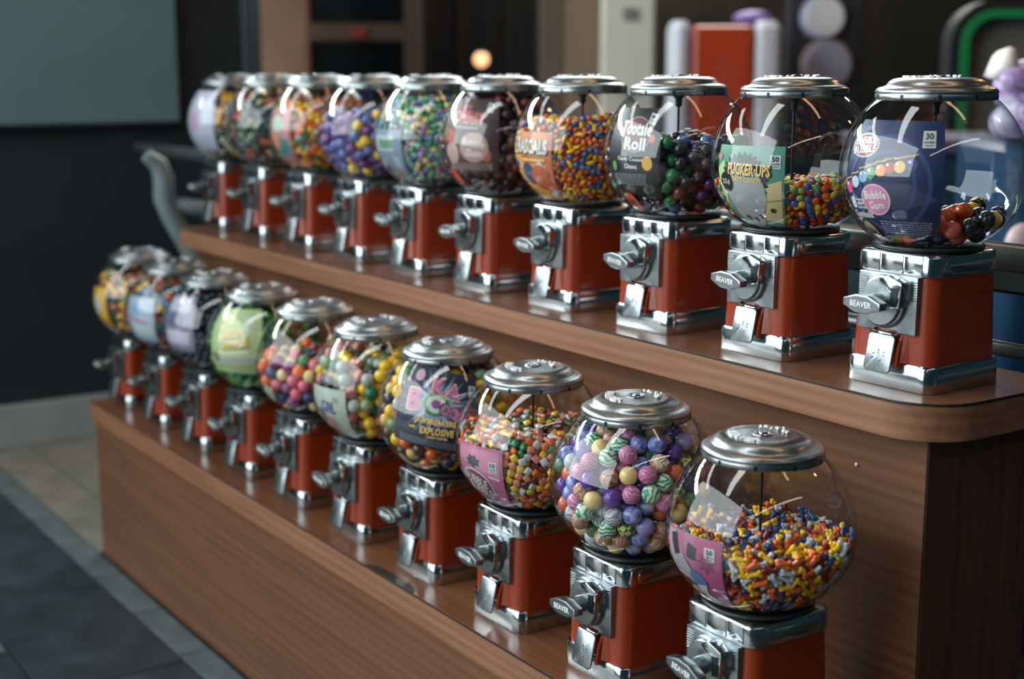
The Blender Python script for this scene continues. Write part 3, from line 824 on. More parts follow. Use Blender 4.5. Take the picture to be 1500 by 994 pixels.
def cal(n, u, v, s=1.0, rot=0, lay=2):
    """white calorie box"""
    return [('rect', u, v, .0175*s, .0225*s, (205, 212, 210), rot, lay), ('text', n, u, v+.0045*s, .0088*s, .0115*s, (25, 30, 34), rot, lay+1) if n else ('rect', u, v+.0045*s, .0100*s, .0066*s, (96, 102, 104), rot, lay+1),
            ('text', 'CALORIES', u, v-.0035*s, .0028*s, .0140*s, (60, 66, 70), rot, lay+1), ('rect', u, v-.0078*s, .0115*s, .0014*s, (110, 116, 118), rot, lay+1)]
def sticker(t, az, z, d, rim, inner, txt, tcol):
    z += .007
    lb = link('price_sticker', wrap(*shape2d('ell'), math.radians(az), z, d, d*1.15, 0, .0009), flat(rim), t, smooth=True)
    if inner: link('sticker_centre', wrap(*shape2d('ell'), math.radians(az), z, d*.78, d*.9, 0, .0005), flat(inner), lb, smooth=True)
    if txt:
        p, q = text2d(txt, .03); link('lettering', wrap(p, q, math.radians(az), z, d*.62/(p[:, 0].max()*2), d*.36, 0, .0002), flat(tcol), lb, smooth=True)
WHT, CRM, BLK = (222, 228, 226), (240, 206, 120), (22, 25, 30)

SU, SL, XL0 = .2601, .2573, -.0121
def U(i, label, jit=0): return machine((-SU*(i-1), 0, 0), math.radians(rnd.uniform(-1.2, 1.2)), label, rnd.uniform(-.25, .25))
def L(i, label, jit=0): return machine((XL0-SL*(i-1), YL, ZL), math.radians(rnd.uniform(-1.2, 1.2)), label, rnd.uniform(-.25, .25))

# ---- upper row
# upper 1: navy card, a few large gumballs
t = U(1, 'machine with navy card and few gumballs, beside the rounded counter corner')
art = [('ring', -.002, -.008, .128, .138, .90, (52, 70, 118), 1), ('ring', -.002, -.008, .088, .098, .88, (48, 64, 110), 1),
       ('ell', -.044, .045, .054, .034, (190, 198, 206), 0, 1), ('ell', -.044, .045, .049, .029, (150, 58, 62), 0, 2),
       ('text', 'DUBBLE', -.044, .0515, .0105, .040, WHT, 6, 3), ('text', 'BUBBLE', -.042, .0395, .0105, .044, WHT, 6, 3),
       ('star', -.046, .068, .024, .010, 7, .3, (86, 104, 140), 0, 2),
       ('ell', -.018, -.029, .046, .042, (206, 128, 164), 0, 2), ('ring', -.018, -.029, .048, .044, .92, (230, 190, 205), 3),
       ('text', 'Bubble', -.018, -.0225, .0115, .036, WHT, 3, 3), ('text', 'Gum', -.017, -.0365, .0105, .025, WHT, 3, 3),
       ('text', '8', -.0635, -.0355, .017, .010, WHT, 0, 2), ('text', 'Assorted', -.0475, -.0305, .004, .019, WHT, 0, 2), ('text', 'FRUIT', -.0485, -.0365, .004, .014, WHT, 0, 2),
       ('text', 'FLAVORS', -.0475, -.0420, .004, .019, WHT, 0, 2), ('text', 'Gumballs', -.050, -.0515, .0095, .042, WHT, 0, 2),
       ('rect', -.058, -.0655, .022, .016, (200, 206, 206), 0, 2), ('lines', .022, -.060, .084, 6, .0033, .0013, (150, 165, 190), 2)]
for k, (u, v, c, nm) in enumerate(((-.068, -.014, (206, 70, 130), 'Strawberry'), (-.053, -.006, (176, 206, 214), 'Pineapple'), (-.038, .002, (130, 172, 210), 'Blueberry'), (-.024, .0075, (74, 146, 84), 'Lemon Lime'),
                                   (-.009, .012, (230, 150, 50), 'Orange'), (.004, .016, (172, 66, 50), 'Cherry'), (.018, .018, (236, 196, 96), 'Banana'), (.034, .021, (70, 70, 140), 'Grape'))):
    art += [('ell', u, v, .0155, .0165, c, 0, 2), ('ell', u-.003, v+.004, .004, .004, (235, 235, 230), 0, 3), ('text', nm, u, v+.0125, .0035, .016, CRM, 14, 2)]
art += cal('30', .054, .055)
lb, la = card(t, -79, 35, .199, .3465, (30, 42, 84), art)
sticker(t, -103, .2005, .036, (40, 46, 44), (170, 168, 140), '50¢', (40, 46, 40))
fill(t, dict(r=.0120, level=.240, slope=(.10, .10), bump=.005, keep=1.8, lab=la, name='large_gumball', plural='large gumballs', where='globe with the navy blue card',
     kinds=balls([('orange', (226, 96, 30), 4), ('navy blue', (22, 40, 84), 4), ('yellow', (238, 196, 40), 4), ('coral pink', (206, 96, 84), 2), ('black', (24, 28, 34), 2.5), ('dark green', (20, 84, 52), 1), ('red-brown', (126, 44, 30), 2)], 'gumball')), 11)

# upper 2: green and cream card, button candies
t = U(2, 'candy machine with sea-green and cream card and small button candies on the upper step')
art = [('poly', [(.012, -.050), (.056, -.058), (.056, .012), (.030, .004)], (222, 206, 150), 1), ('poly', [(-.056, -.030), (-.040, .0), (-.044, .040), (-.060, .028)], (196, 208, 150), 1),
       ('star', -.006, .010, .088, .090, 26, .42, (34, 38, 44), 0, 2), ('ell', -.006, -.012, .074, .088, (168, 172, 172), 0, 3), ('ell', -.012, -.046, .060, .040, (176, 180, 178), -8, 3),
       ('text', 'PUCKER·UPS', .003, .0270, .0190, .072, CRM, -2, 5), ('text', 'TART CANDY', .000, .0110, .0075, .052, CRM, -3, 5), ('text', 'PUCKER·UPS', .004, .0260, .0205, .075, BLK, -2, 4),
       ('ell', -.055, .045, .013, .010, (190, 120, 130), 0, 2), ('ell', .0, -.052, .013, .009, (136, 84, 84), 20, 4), ('ell', -.018, -.050, .013, .009, (60, 84, 64), -20, 4), ('ell', .012, -.047, .010, .007, (80, 60, 90), 0, 4),
       ('ell', .040, -.036, .0105, .008, (84, 58, 44), 0, 3), ('poly', [(.020, -.022), (.056, -.018), (.056, -.020), (.020, -.024)], (160, 150, 110), 2)]
art += cal('50', .046, .040, .92)
lb, la = card(t, -78, 28, .187, .3045, (86, 150, 128), art)
sticker(t, -96, .2520, .027, (24, 26, 30), None, '25¢', (190, 190, 180))
sh = lambda cols, shape, noun: [(shape, CM(c), '%s %s' % (n, noun), w_) for n, c, w_ in cols]
fill(t, dict(r=.0058, level=.263, slope=(.05, .02), keep=1.6, lab=la, name='button_candy', plural='button candies', where='globe with the sea-green card', cap=300,
     kinds=sh([('yellow', (242, 198, 40), 4), ('orange', (226, 98, 30), 4), ('blue', (40, 92, 160), 3.5), ('pale green', (140, 180, 110), 2), ('brick red', (166, 56, 34), 2.5), ('green', (74, 138, 66), 1)], 'disc', 'button candy')), 12)

# upper 3: black card, dark chews
t = U(3, 'candy machine with black card in white lettering and dark round chews on the upper step')
art = [('ell', .008, .030, .062, .060, (112, 52, 50), 0, 1), ('ring', .008, .030, .062, .060, .93, (150, 140, 136), 2), ('text', 'Tootsie', .008, .0400, .0230, .064, WHT, -3, 3), ('text', 'Roll', .009, .0145, .0215, .042, WHT, -3, 3),
       ('text', 'Candy Coated', .000, -.0120, .0085, .052, WHT, -2, 2), ('text', 'Chews', .002, -.0235, .0085, .026, WHT, -2, 2), ('ell', -.036, -.024, .012, .017, (96, 160, 86), 0, 2),
       ('ell', .034, -.018, .018, .024, (236, 190, 90), 0, 2), ('ell', .0405, .024, .011, .014, (220, 110, 80), 0, 2), ('lines', -.004, -.038, .070, 6, .0034, .0013, (150, 154, 158), 2)]
art += cal('', .038, .056, .8, -14)
lb, la = card(t, -80, 26, .215, .352, (26, 29, 34), art)
sticker(t, -90, .2030, .030, (232, 104, 70), None, '50¢', (40, 24, 22))
fill(t, dict(r=.0115, level=.322, slope=(.02, .02), bump=.008, keep=1.5, lab=la, name='chew_ball', plural='dark candy chews', where='globe with the black card', cap=220,
     kinds=balls([('deep purple', (62, 36, 84), 4), ('green', (28, 116, 66), 3.5), ('slate blue', (72, 98, 150), 2.5), ('black', (30, 30, 34), 3), ('brown', (112, 54, 40), 2), ('dark plum', (52, 34, 50), 3)], 'chew')), 13)

# upper 4: fruit card, fruit-shaped candies
t = U(4, 'candy machine with fruit-patterned card and fruit-shaped candies on the upper step')
art = [('poly', [(-.045, -.056), (.045, -.056), (.045, .020), (-.045, .020)], (228, 176, 92), 1), ('poly', [(.030, -.056), (.046, -.056), (.046, .060), (.036, .060)], (208, 110, 80), 2),
       ('text', 'RASCALS', -.002, .0375, .0275, .080, (226, 226, 218), -2, 4), ('text', 'RASCALS', -.001, .0360, .0300, .083, (36, 34, 40), -2, 3), ('lines', .002, .0100, .058, 1, .005, .0055, CRM, 3), ('rect', .002, .0125, .066, .013, (190, 84, 56), -2, 2),
       ('ell', -.016, -.014, .038, .042, (58, 72, 112), 0, 3), ('ell', .014, -.022, .044, .052, (206, 104, 72), 0, 4), ('ell', -.026, -.046, .032, .013, (236, 190, 50), -35, 4), ('ell', .006, -.052, .036, .015, (236, 176, 40), 10, 5), ('ell', .034, -.050, .016, .013, (188, 194, 186), 30, 5),
       ('ell', .018, .002, .016, .016, (206, 206, 196), 0, 3)]
lb, la = card(t, -84, 22, .187, .306, (206, 132, 84), art)
fill(t, dict(r=.0056, scale=.98, level=.342, slope=(.03, .03), keep=1.6, lab=la, name='fruit_candy', plural='fruit-shaped candies', where='globe with the fruit-patterned card', cap=300,
     kinds=[('banana', CM((242, 190, 34)), 'yellow banana-shaped candy', 4), ('ball', CM((62, 92, 150)), 'blue berry candy', 2.6), ('oval', CM((176, 66, 36)), 'red oval candy', 2.6), ('oval', CM((226, 112, 34)), 'orange oval candy', 2.6)]), 14)

# upper 5: dark cherry
t = U(5, 'candy machine with brown cherry gum card and dark maroon balls on the upper step')
art = [('text', 'BLACK', -.012, .0565, .0105, .040, (196, 112, 110), -3, 3), ('text', 'CHERRY', .004, .0370, .0220, .074, (206, 96, 84), -6, 4), ('text', 'CHERRY', .004, .0365, .0245, .078, (216, 196, 190), -6, 3), ('ell', -.052, .004, .022, .030, (176, 84, 72), 0, 2), ('ell', -.038, .000, .022, .030, (190, 96, 80), 0, 2),
       ('ell', .020, -.022, .062, .060, (186, 150, 146), 0, 3), ('text', 'Bubble', .020, -.0130, .0150, .048, (230, 222, 216), -8, 4), ('text', 'Gum', .020, -.0330, .0150, .034, (230, 222, 216), -6, 4),
       ('ell', -.034, -.034, .036, .044, (186, 156, 150), 0, 2), ('rect', -.002, .0175, .060, .0035, (176, 160, 156), -3, 2), ('ell', .046, -.038, .020, .026, (190, 90, 70), 0, 2), ('lines', .006, -.0560, .100, 4, .0036, .0014, (190, 170, 164), 2), ('poly', [(-.062, .000), (-.050, .018), (-.046, .006), (-.056, -.006)], (46, 130, 92), 3)]
art += cal('', .052, .056, .8, -8)
lb, la = card(t, -68, 33, .222, .3585, (66, 44, 44), art)
sticker(t, -91, .2130, .030, (226, 92, 58), None, '', (60, 24, 20))
fill(t, dict(r=.0105, level=.383, keep=1.5, lab=la, name='cherry_gumball', plural='dark cherry gumballs', where='globe with the brown cherry card', cap=200,
     kinds=balls([('dark maroon', (74, 34, 36), 4), ('plum black', (44, 28, 38), 4), ('cherry brown', (106, 46, 38), 2)], 'gumball')), 15)

# upper 6: pastel tablets
t = U(6, 'candy machine with pale blue card and pastel square tablets on the upper step')
art = [('rect', -.006, .026, .070, .034, (176, 192, 188), 0, 1), ('rect', -.016, .026, .010, .020, (44, 128, 84), 0, 2), ('rect', -.002, .024, .008, .018, (60, 118, 90), 6, 2), ('rect', .010, .025, .009, .019, (44, 128, 84), -4, 2), ('rect', .022, .025, .007, .018, (60, 108, 90), 0, 2), ('ell', -.022, -.022, .022, .036, (40, 46, 52), 10, 1), ('ell', -.020, -.016, .012, .020, (190, 196, 194), 10, 2),
       ('ell', .012, -.040, .030, .014, (196, 150, 70), -20, 1), ('poly', [(.020, .0), (.040, -.004), (.044, -.030), (.026, -.030)], (170, 186, 200), 1)]
lb, la = card(t, -86, 24, .190, .293, (128, 146, 166), art)
fill(t, dict(r=.0064, level=.376, keep=1.5, lab=la, name='tablet_candy', plural='pastel tablets', where='globe with the pale blue card', cap=240,
     kinds=sh([('mint green', (116, 190, 150), 4), ('lilac', (182, 140, 186), 3), ('pale yellow', (222, 204, 130), 3), ('sky blue', (110, 158, 190), 2.5), ('cream white', (212, 212, 196), 2), ('green', (46, 140, 96), 2)], 'tablet', 'tablet')), 16)

# upper 7: purple, blue and yellow balls, no card
t = U(7, 'candy machine without a card, holding purple, blue and yellow balls on the upper step')
fill(t, dict(r=.0120, level=.345, bump=.009, keep=1.5, name='purple_ball', plural='purple and yellow balls', where='globe of purple, blue and yellow balls', cap=220,
     kinds=balls([('purple', (118, 60, 132), 4), ('periwinkle blue', (92, 108, 172), 4), ('yellow', (244, 204, 60), 3)], 'ball')), 17)

# upper 8
t = U(8, 'candy machine with pink and teal card and orange and yellow candies on the upper step')
art = [('poly', [(-.02, -.05), (.04, -.05), (.04, -.01), (-.02, .0)], (60, 130, 130), 1), ('ell', .0, .03, .05, .04, (190, 214, 196), 0, 1), ('ell', -.01, -.01, .03, .05, (214, 150, 110), 20, 2)]
lb, la = card(t, -86, 22, .200, .325, (190, 130, 130), art)
fill(t, dict(r=.0072, level=.362, keep=1.4, lab=la, name='chew_candy', plural='orange, yellow and green chews', where='globe with the pink and teal card', cap=150,
     kinds=sh([('orange', (240, 116, 24), 5), ('yellow', (244, 190, 34), 4), ('green', (30, 112, 66), 3), ('red', (176, 44, 30), 2), ('white', (206, 206, 196), 1)], 'pebble', 'chew')), 18)

# upper 9
t = U(9, 'candy machine without a card, holding dark mixed candies on the upper step')
fill(t, dict(r=.0078, level=.366, keep=1.4, name='dark_candy', plural='dark mixed candies', where='globe of dark mixed candies', cap=130,
     kinds=sh([('dark green', (30, 80, 62), 3), ('navy blue', (30, 48, 72), 3), ('orange', (206, 96, 50), 1.6), ('pale green', (150, 176, 130), 1.4), ('brown', (80, 44, 32), 2), ('grey', (150, 162, 164), 1)], 'pebble', 'candy')), 19)

# upper 10
t = U(10, 'candy machine with pale lavender card at the railing end of the upper step')
art = [('ell', -.01, -.002, .05, .06, (196, 160, 186), 0, 1), ('rect', .0, -.05, .10, .02, (178, 190, 200), 0, 1)]
lb, la = card(t, -82, 32, .205, .360, (186, 190, 210), art)
fill(t, dict(r=.0085, level=.366, keep=1.4, lab=la, name='pale_candy', plural='yellow and white candies', where='globe with the pale lavender card', cap=110,
     kinds=sh([('yellow', (236, 180, 50), 3), ('white', (204, 206, 196), 2), ('dark green', (26, 66, 56), 3), ('tan', (190, 140, 96), 2)], 'pebble', 'candy')), 20)

# ---- lower row
# lower 1: bone candies
t = L(1, 'candy machine with pink card and bone-shaped candies on the lower step')
art = [('poly', [(.016, -.052), (.052, -.052), (.052, .052), (.010, .052)], (176, 86, 124), 1), ('poly', [(-.052, -.052), (-.01, -.052), (.0, .0), (-.03, .052), (-.052, .05)], (190, 160, 176), 1),
       ('poly', [(-.040, .046), (-.026, .050), (-.018, .022), (-.034, .016)], (56, 54, 60), 2), ('poly', [(.000, .044), (.016, .038), (.012, .020), (-.004, .022)], (60, 58, 64), 2), ('poly', [(-.044, .014), (-.008, .018), (.006, .000), (-.010, -.012), (-.042, -.004)], (160, 158, 164), 3), ('ell', .012, -.008, .032, .022, (92, 116, 168), -40, 4), ('poly', [(-.040, -.012), (-.008, -.014), (.004, -.034), (-.018, -.048), (-.042, -.040)], (62, 60, 66), 3),
       ('poly', [(.004, -.018), (.024, -.014), (.020, -.030), (.030, -.034), (.034, -.046), (.008, -.044)], (206, 204, 200), 5), ('text', 'CANDY', .022, -.0490, .0085, .032, CRM, -12, 5), ('star', .030, .020, .034, .034, 7, .25, (130, 66, 110), 0, 2)]
art += cal('50', .036, .034, .85)
lb, la = card(t, -91, 25, .187, .289, (168, 110, 140), art)
sticker(t, -93, .2040, .034, (92, 66, 40), (196, 190, 170), '25¢', (50, 44, 40))
fill(t, dict(r=.0068, scale=1.26, level=.287, slope=(.03, .02), keep=1.7, lab=la, name='bone_candy', plural='bone-shaped candies', where='globe with the pink card and bone candies', cap=300,
     kinds=sh([('yellow', (246, 196, 36), 4), ('orange', (236, 108, 36), 4), ('pale grey', (196, 202, 208), 3.6), ('blue', (44, 82, 136), 2.8), ('dark red', (122, 40, 32), 2.4)], 'bone', 'bone candy')), 31)

# lower 2: patterned bouncy balls
t = L(2, 'candy machine filled to the lid with patterned bouncy balls on the lower step')
MB = [('white and teal marbled', marble('ball_teal', [(206, 216, 210), (80, 160, 150), (216, 214, 200), (150, 120, 170)], 'swirl', 60), 3), ('pink swirled', marble('ball_pink', [(196, 110, 160), (150, 60, 120), (222, 160, 190)], 'swirl', 70), 3),
      ('blue clouded', marble('ball_blue', [(74, 86, 168), (120, 136, 200), (180, 186, 220)], 'cloud', 60), 3.4), ('green chequered', marble('ball_check', [(38, 110, 66), (214, 206, 130)], 'check', 130), 1.8),
      ('white', CM((206, 212, 214)), 2), ('violet', CM((96, 60, 150)), 2.2), ('cream yellow', CM((236, 208, 140)), 1.6), ('coral', CM((224, 104, 70)), 1.6), ('green zigzag', marble('ball_zig', [(40, 160, 116), (220, 226, 214)], 'swirl', 52), 2),
      ('tan striped', marble('ball_tan', [(196, 140, 110), (222, 190, 170), (150, 100, 80)], 'swirl', 55), 1.6), ('rainbow marbled', marble('ball_rain', [(226, 176, 84), (60, 140, 150), (210, 110, 150), (222, 218, 206)], 'swirl', 48), 2), ('sage green', CM((96, 136, 100)), .8), ('yellow and black', marble('ball_bee', [(236, 190, 40), (30, 30, 34)], 'cloud', 60), .8), ('lavender', CM((150, 150, 206)), 1.4)]
fill(t, dict(r=.0133, level=.376, bump=.004, keep=1.5, name='bouncy_ball', plural='patterned bouncy balls', where='globe of patterned bouncy balls', cap=300,
     kinds=[('ball', m, n+' bouncy ball', w_) for n, m, w_ in MB]), 32)

# lower 3: tablets, pink card
t = L(3, 'candy machine with pink card and multicoloured chewing-gum tablets on the lower step')
art = [('poly', [(-.048, .030), (.048, .006), (.048, .052), (-.048, .052)], (206, 136, 164), 1), ('ell', -.006, -.012, .074, .056, (206, 206, 214), -14, 2), ('ell', -.006, -.012, .068, .050, (140, 74, 84), -14, 3), ('text', 'DUBBLE', -.008, -.0030, .0165, .056, (218, 214, 220), -14, 4), ('text', 'BUBBLE', -.004, -.0215, .0165, .056, (218, 214, 220), -14, 4),
       ('star', -.006, .030, .036, .024, 7, .3, (56, 74, 92), 0, 4), ('ell', -.026, -.046, .026, .016, (176, 166, 166), -20, 2), ('ell', .016, -.047, .040, .016, (190, 170, 184), -20, 3), ('poly', [(.026, .010), (.048, .006), (.048, .002), (.026, .006)], (226, 200, 214), 3)]
art += cal('10', .036, .025, .85)
lb, la = card(t, -82, 25, .187, .292, (190, 112, 146), art)
fill(t, dict(r=.0062, level=.322, slope=(.02, .02), keep=1.6, lab=la, name='gum_tablet', plural='chewing-gum tablets', where='globe of multicoloured gum tablets', cap=300,
     kinds=sh([('white', (196, 200, 196), 4), ('green', (30, 120, 70), 3), ('orange', (226, 110, 40), 3), ('yellow', (240, 196, 56), 3), ('salmon pink', (212, 134, 110), 3), ('maroon', (112, 44, 44), 1)], 'tablet', 'gum tablet')), 33)

# lower 4: jawbreakers
t = L(4, 'candy machine with tilted navy burst card over jawbreakers on the lower step')
art = [('star', .0, .012, .150, .120, 22, .26, (92, 102, 140), 0, 1), ('star', .0, .012, .112, .092, 18, .24, (160, 168, 196), 10, 2), ('ell', .0, .014, .052, .046, (140, 172, 150), 0, 3), ('ell', .0, .014, .038, .034, (206, 214, 200), 0, 4), ('ring', .0, .014, .046, .042, .74, (72, 128, 96), 5), ('ell', .0, .014, .016, .015, (136, 84, 140), 0, 6),
       ('text', 'B', -.042, .014, .036, .026, (206, 108, 158), 10, 6), ('text', 'B', -.042, .014, .040, .031, (240, 214, 150), 10, 5), ('text', 'K', .000, .044, .026, .026, (206, 108, 158), 0, 6), ('text', 'K', .000, .044, .030, .031, (240, 214, 150), 0, 5), ('text', 'A', .028, .039, .024, .025, (206, 108, 158), -10, 6), ('text', 'A', .028, .039, .028, .030, (240, 214, 150), -10, 5),
       ('text', 'OOM!', .036, .003, .021, .054, (206, 108, 158), -14, 6), ('text', 'OOM!', .036, .003, .0245, .059, (60, 44, 80), -14, 5),
       ('text', 'JAWBREAKERS', .004, -.0185, .0130, .072, CRM, 2, 7), ('text', 'with', -.034, -.0325, .0058, .012, CRM, 2, 7), ('text', 'EXPLOSIVE', .010, -.0340, .0130, .058, CRM, 2, 7), ('text', 'CANDY CENTER', .012, -.0455, .0050, .036, CRM, 2, 7),
       ('lines', .004, -.0540, .126, 4, .0034, .0013, (150, 158, 176), 2), ('ell', -.050, .052, .024, .018, (196, 158, 176), 0, 3)]
art += cal('50', .064, .044, .8, 0)
lb, la = card(t, -42, 35, .238, .366, (30, 36, 58), art, tilt=math.radians(-10))
sticker(t, -82, .2080, .030, (70, 74, 80), (176, 178, 172), '', (60, 60, 60))
fill(t, dict(r=.0119, level=.378, bump=.005, keep=1.5, lab=la, name='jawbreaker', plural='jawbreakers', where='globe with the tilted navy card', cap=260,
     kinds=balls([('yellow', (244, 198, 44), 4), ('brown', (96, 58, 52), 3), ('navy blue', (46, 54, 82), 2.5), ('orange', (226, 108, 50), 2), ('sage green', (108, 142, 96), 2), ('pale yellow', (232, 196, 110), 2)], 'jawbreaker')), 34)

# lower 5: gumballs, pale card
t = L(5, 'candy machine with pale grey card and yellow, grey and green gumballs on the lower step')
art = [('text', 'CAL', .006, .018, .022, .036, (100, 136, 176), -6, 3), ('text', 'CAL', .007, .0165, .025, .040, (34, 40, 54), -6, 2), ('ell', -.022, -.004, .024, .030, (130, 100, 84), 0, 2), ('poly', [(-.016, -.006), (.014, -.004), (.020, -.030), (.0, -.022), (-.012, -.034)], (196, 140, 146), 2), ('ell', .006, -.042, .046, .014, (120, 122, 130), -24, 1), ('ell', -.010, -.032, .026, .014, (150, 140, 140), 20, 1), ('lines', .030, .036, .014, 4, .0030, .0013, (90, 96, 96), 1)]
lb, la = card(t, -82, 25, .187, .288, (186, 194, 184), art)
fill(t, dict(r=.0124, level=.360, slope=(.02, .0), bump=.008, keep=1.5, lab=la, name='gumball', plural='speckled gumballs', where='globe with the pale grey card', cap=240,
     kinds=balls([('yellow', (240, 194, 44), 4), ('pale grey', (176, 186, 180), 3.5), ('olive green', (138, 158, 104), 3), ('navy', (34, 40, 60), 3), ('pink', (206, 126, 120), 2), ('emerald green', (22, 116, 74), 1)], 'gumball')), 35)

# lower 6: matt balls, no card
t = L(6, 'candy machine without a card, holding matt orange, navy and cream balls on the lower step')
sticker(t, -86, .2270, .034, (186, 182, 160), (206, 204, 186), '', (60, 60, 60))
fill(t, dict(r=.0130, level=.324, slope=(.04, .05), bump=.008, keep=1.5, name='rubber_ball', plural='matt balls', where='globe of matt orange and navy balls', cap=220,
     kinds=[('ball', candy_mat(c, .6), n+' matt ball', w_) for n, c, w_ in (('orange', (250, 128, 76), 4), ('navy', (58, 70, 108), 4), ('cream', (232, 212, 146), 3), ('rose pink', (228, 112, 134), 3), ('purple', (142, 66, 120), 2.5), ('green', (92, 148, 96), 1.6))]), 36)

# lower 7: green apple
t = L(7, 'candy machine with large pale green apple card over green balls on the lower step')
art = [('text', 'GREEN', -.004, .020, .020, .066, (240, 204, 110), 10, 3), ('text', 'GREEN', -.003, .0175, .022, .068, (50, 110, 76), 10, 2), ('text', 'APPLE', .006, -.002, .021, .068, (240, 204, 110), 12, 3), ('text', 'APPLE', .007, -.0045, .023, .070, (50, 110, 76), 12, 2), ('rect', .0, -.022, .080, .008, (214, 216, 200), 5, 2), ('rect', .0, -.041, .104, .011, (166, 166, 180), 4, 2), ('lines', .0, -.054, .10, 2, .004, .0015, (130, 150, 110), 2),
       ('ell', -.012, .048, .018, .018, (222, 206, 140), 0, 1), ('ell', -.038, .034, .018, .018, (222, 206, 140), 0, 1), ('ell', .036, .045, .030, .028, (190, 200, 180), 0, 1), ('ell', -.050, -.036, .026, .020, (120, 120, 110), -30, 3)]
lb, la = card(t, -58, 33, .228, .362, (176, 196, 138), art)
fill(t, dict(r=.0104, level=.370, keep=1.5, lab=la, name='green_gumball', plural='green gumballs', where='globe with the green apple card', cap=180,
     kinds=balls([('bright green', (66, 142, 52), 4), ('dark green', (24, 92, 62), 3)], 'gumball')), 37)

# lower 8: near-black balls
t = L(8, 'candy machine with lavender and white card over near-black balls on the lower step')
art = [('rect', .0, -.032, .088, .034, (196, 190, 206), 0, 1), ('rect', .0, .045, .088, .030, (188, 182, 196), 0, 1), ('ell', -.004, .010, .06, .04, (96, 96, 130), 0, 1), ('poly', [(.028, -.010), (.040, -.010), (.040, -.016), (.028, -.016)], (60, 140, 110), 2)]
lb, la = card(t, -76, 26, .232, .356, (136, 132, 160), art)
fill(t, dict(r=.0096, level=.378, keep=1.5, lab=la, name='black_gumball', plural='near-black gumballs', where='globe with the lavender card', cap=170,
     kinds=balls([('blue-black', (40, 42, 62), 4), ('black', (26, 28, 38), 3), ('dark wine', (62, 32, 42), .7)], 'gumball')), 38)

# lower 9
t = L(9, 'candy machine with pale blue-white card over blue and orange candies on the lower step')
art = [('rect', .0, .0, .070, .006, (176, 84, 96), -12, 1), ('rect', .0, -.030, .10, .03, (196, 206, 214), 0, 1), ('ell', -.006, .026, .05, .026, (130, 166, 200), 0, 1)]
lb, la = card(t, -74, 26, .212, .322, (172, 190, 206), art)
fill(t, dict(r=.0095, level=.366, keep=1.4, lab=la, name='bright_candy', plural='blue and orange candies', where='globe with the pale blue and white card', cap=120,
     kinds=sh([('blue', (52, 110, 170), 3), ('dark green', (28, 80, 66), 3), ('orange', (206, 92, 40), 2), ('yellow', (240, 192, 60), 1.6), ('navy', (26, 40, 60), 2)], 'pebble', 'candy')), 39)

# lower 10
t = L(10, 'candy machine with yellow card at the floor-tile end of the lower step')
art = [('ell', .0, .01, .05, .06, (206, 196, 176), 0, 1), ('rect', .0, -.04, .07, .02, (190, 150, 60), 0, 1)]
lb, la = card(t, -88, 20, .205, .310, (226, 178, 60), art)
fill(t, dict(r=.0090, level=.366, keep=1.4, lab=la, name='green_candy', plural='green and yellow candies', where='globe with the yellow card', cap=110,
     kinds=sh([('green', (40, 110, 74), 3), ('yellow', (236, 186, 56), 3), ('orange', (196, 106, 66), 2.5), ('brown', (70, 46, 34), 2), ('pale grey', (170, 176, 170), .8)], 'pebble', 'candy')), 40)

# ------------------------------------------------------------------ background of the hall (out of focus)
FACE = math.atan2(CAM[1]-2.2, CAM[0]+4.0)+PI/2    # turn so that local -y looks towards the machines' side of the hall
def bgroot(name, px, py, d, label, cat, z=None):
    p = at(px, py, d); o = empty(name, (p.x, p.y, FLOOR if z is None else z), FACE); tag(o, label, cat); return o, p
def W(px, d): return px*d/FPX
M_TAN = mat('tan_painted_wood', srgb(150, 116, 92), .6, 0, 0, .1, 5)
M_DKGLASS = mat('dark_shop_glass', srgb(16, 20, 24), .15)
# tan wooden shop front with two dark openings
d = 7.2; o, p = bgroot('shop_unit', 498, 50, d, 'tan wooden shop unit with two dark rectangular openings', 'shop unit')
zt = lambda py, dd: at(750, py, dd).z
def fr(x0, x1, y0, y1, dep0, dep1, m, name, root, dd, cx, bev=.01):
    return link(name, box(W(x0-cx, dd), W(x1-cx, dd), dep0, dep1, zt(y1, dd)-FLOOR, zt(y0, dd)-FLOOR, bev), m, root)
M_BROWN = mat('brown_cladding', srgb(98, 80, 66), .7, 0, 0, .1, 4)
link('body', box(W(385-498, d), W(606-498, d), .06, .5, 0, 2.3, .01), M_DKGLASS, o)
fr(382, 452, -420, 960, 0, .1, M_TAN, 'post', o, d, 498); fr(592, 616, -420, 960, 0, .1, M_BROWN, 'post', o, d, 498)
fr(446, 598, 34, 60, 0, .1, M_BROWN, 'crossbar', o, d, 498); fr(446, 598, -60, -30, 0, .1, M_BROWN, 'crossbar', o, d, 498); fr(446, 598, 150, 300, 0, .1, M_BROWN, 'lower_panel', o, d, 498)
fr(514, 536, 41, 55, -.02, 0, mat('red_badge', srgb(170, 60, 50), .5), 'badge', o, d, 498, .004)
# dark pillar with a gold plate
d = 6.4; o, p = bgroot('dark_pillar', 315, 50, d, 'dark blue-grey pillar with a small gold plate', 'pillar')
link('shaft', box(W(-30, d), W(50, d), 0, .3, 0, 2.4, .02), mat('blue_grey_paint', srgb(40, 52, 60), .6, 0, 0, .2, 3), o)
fr(263, 305, 2, 17, -.03, .0, mat('gold_plate', srgb(150, 124, 56), .5), 'plate', o, d, 315, .004)
link('side_shelf', box(W(-64, d), W(-30, d), .05, .3, 0, 2.4, .02), mat('dark_olive_board', srgb(48, 46, 38), .7, 0, 0, .3, 6), o)
fr(262, 292, 235, 275, -.03, .05, mat('ochre_box', srgb(120, 92, 52), .7, 0, 0, .3, 12), 'notice', o, d, 315, .004)
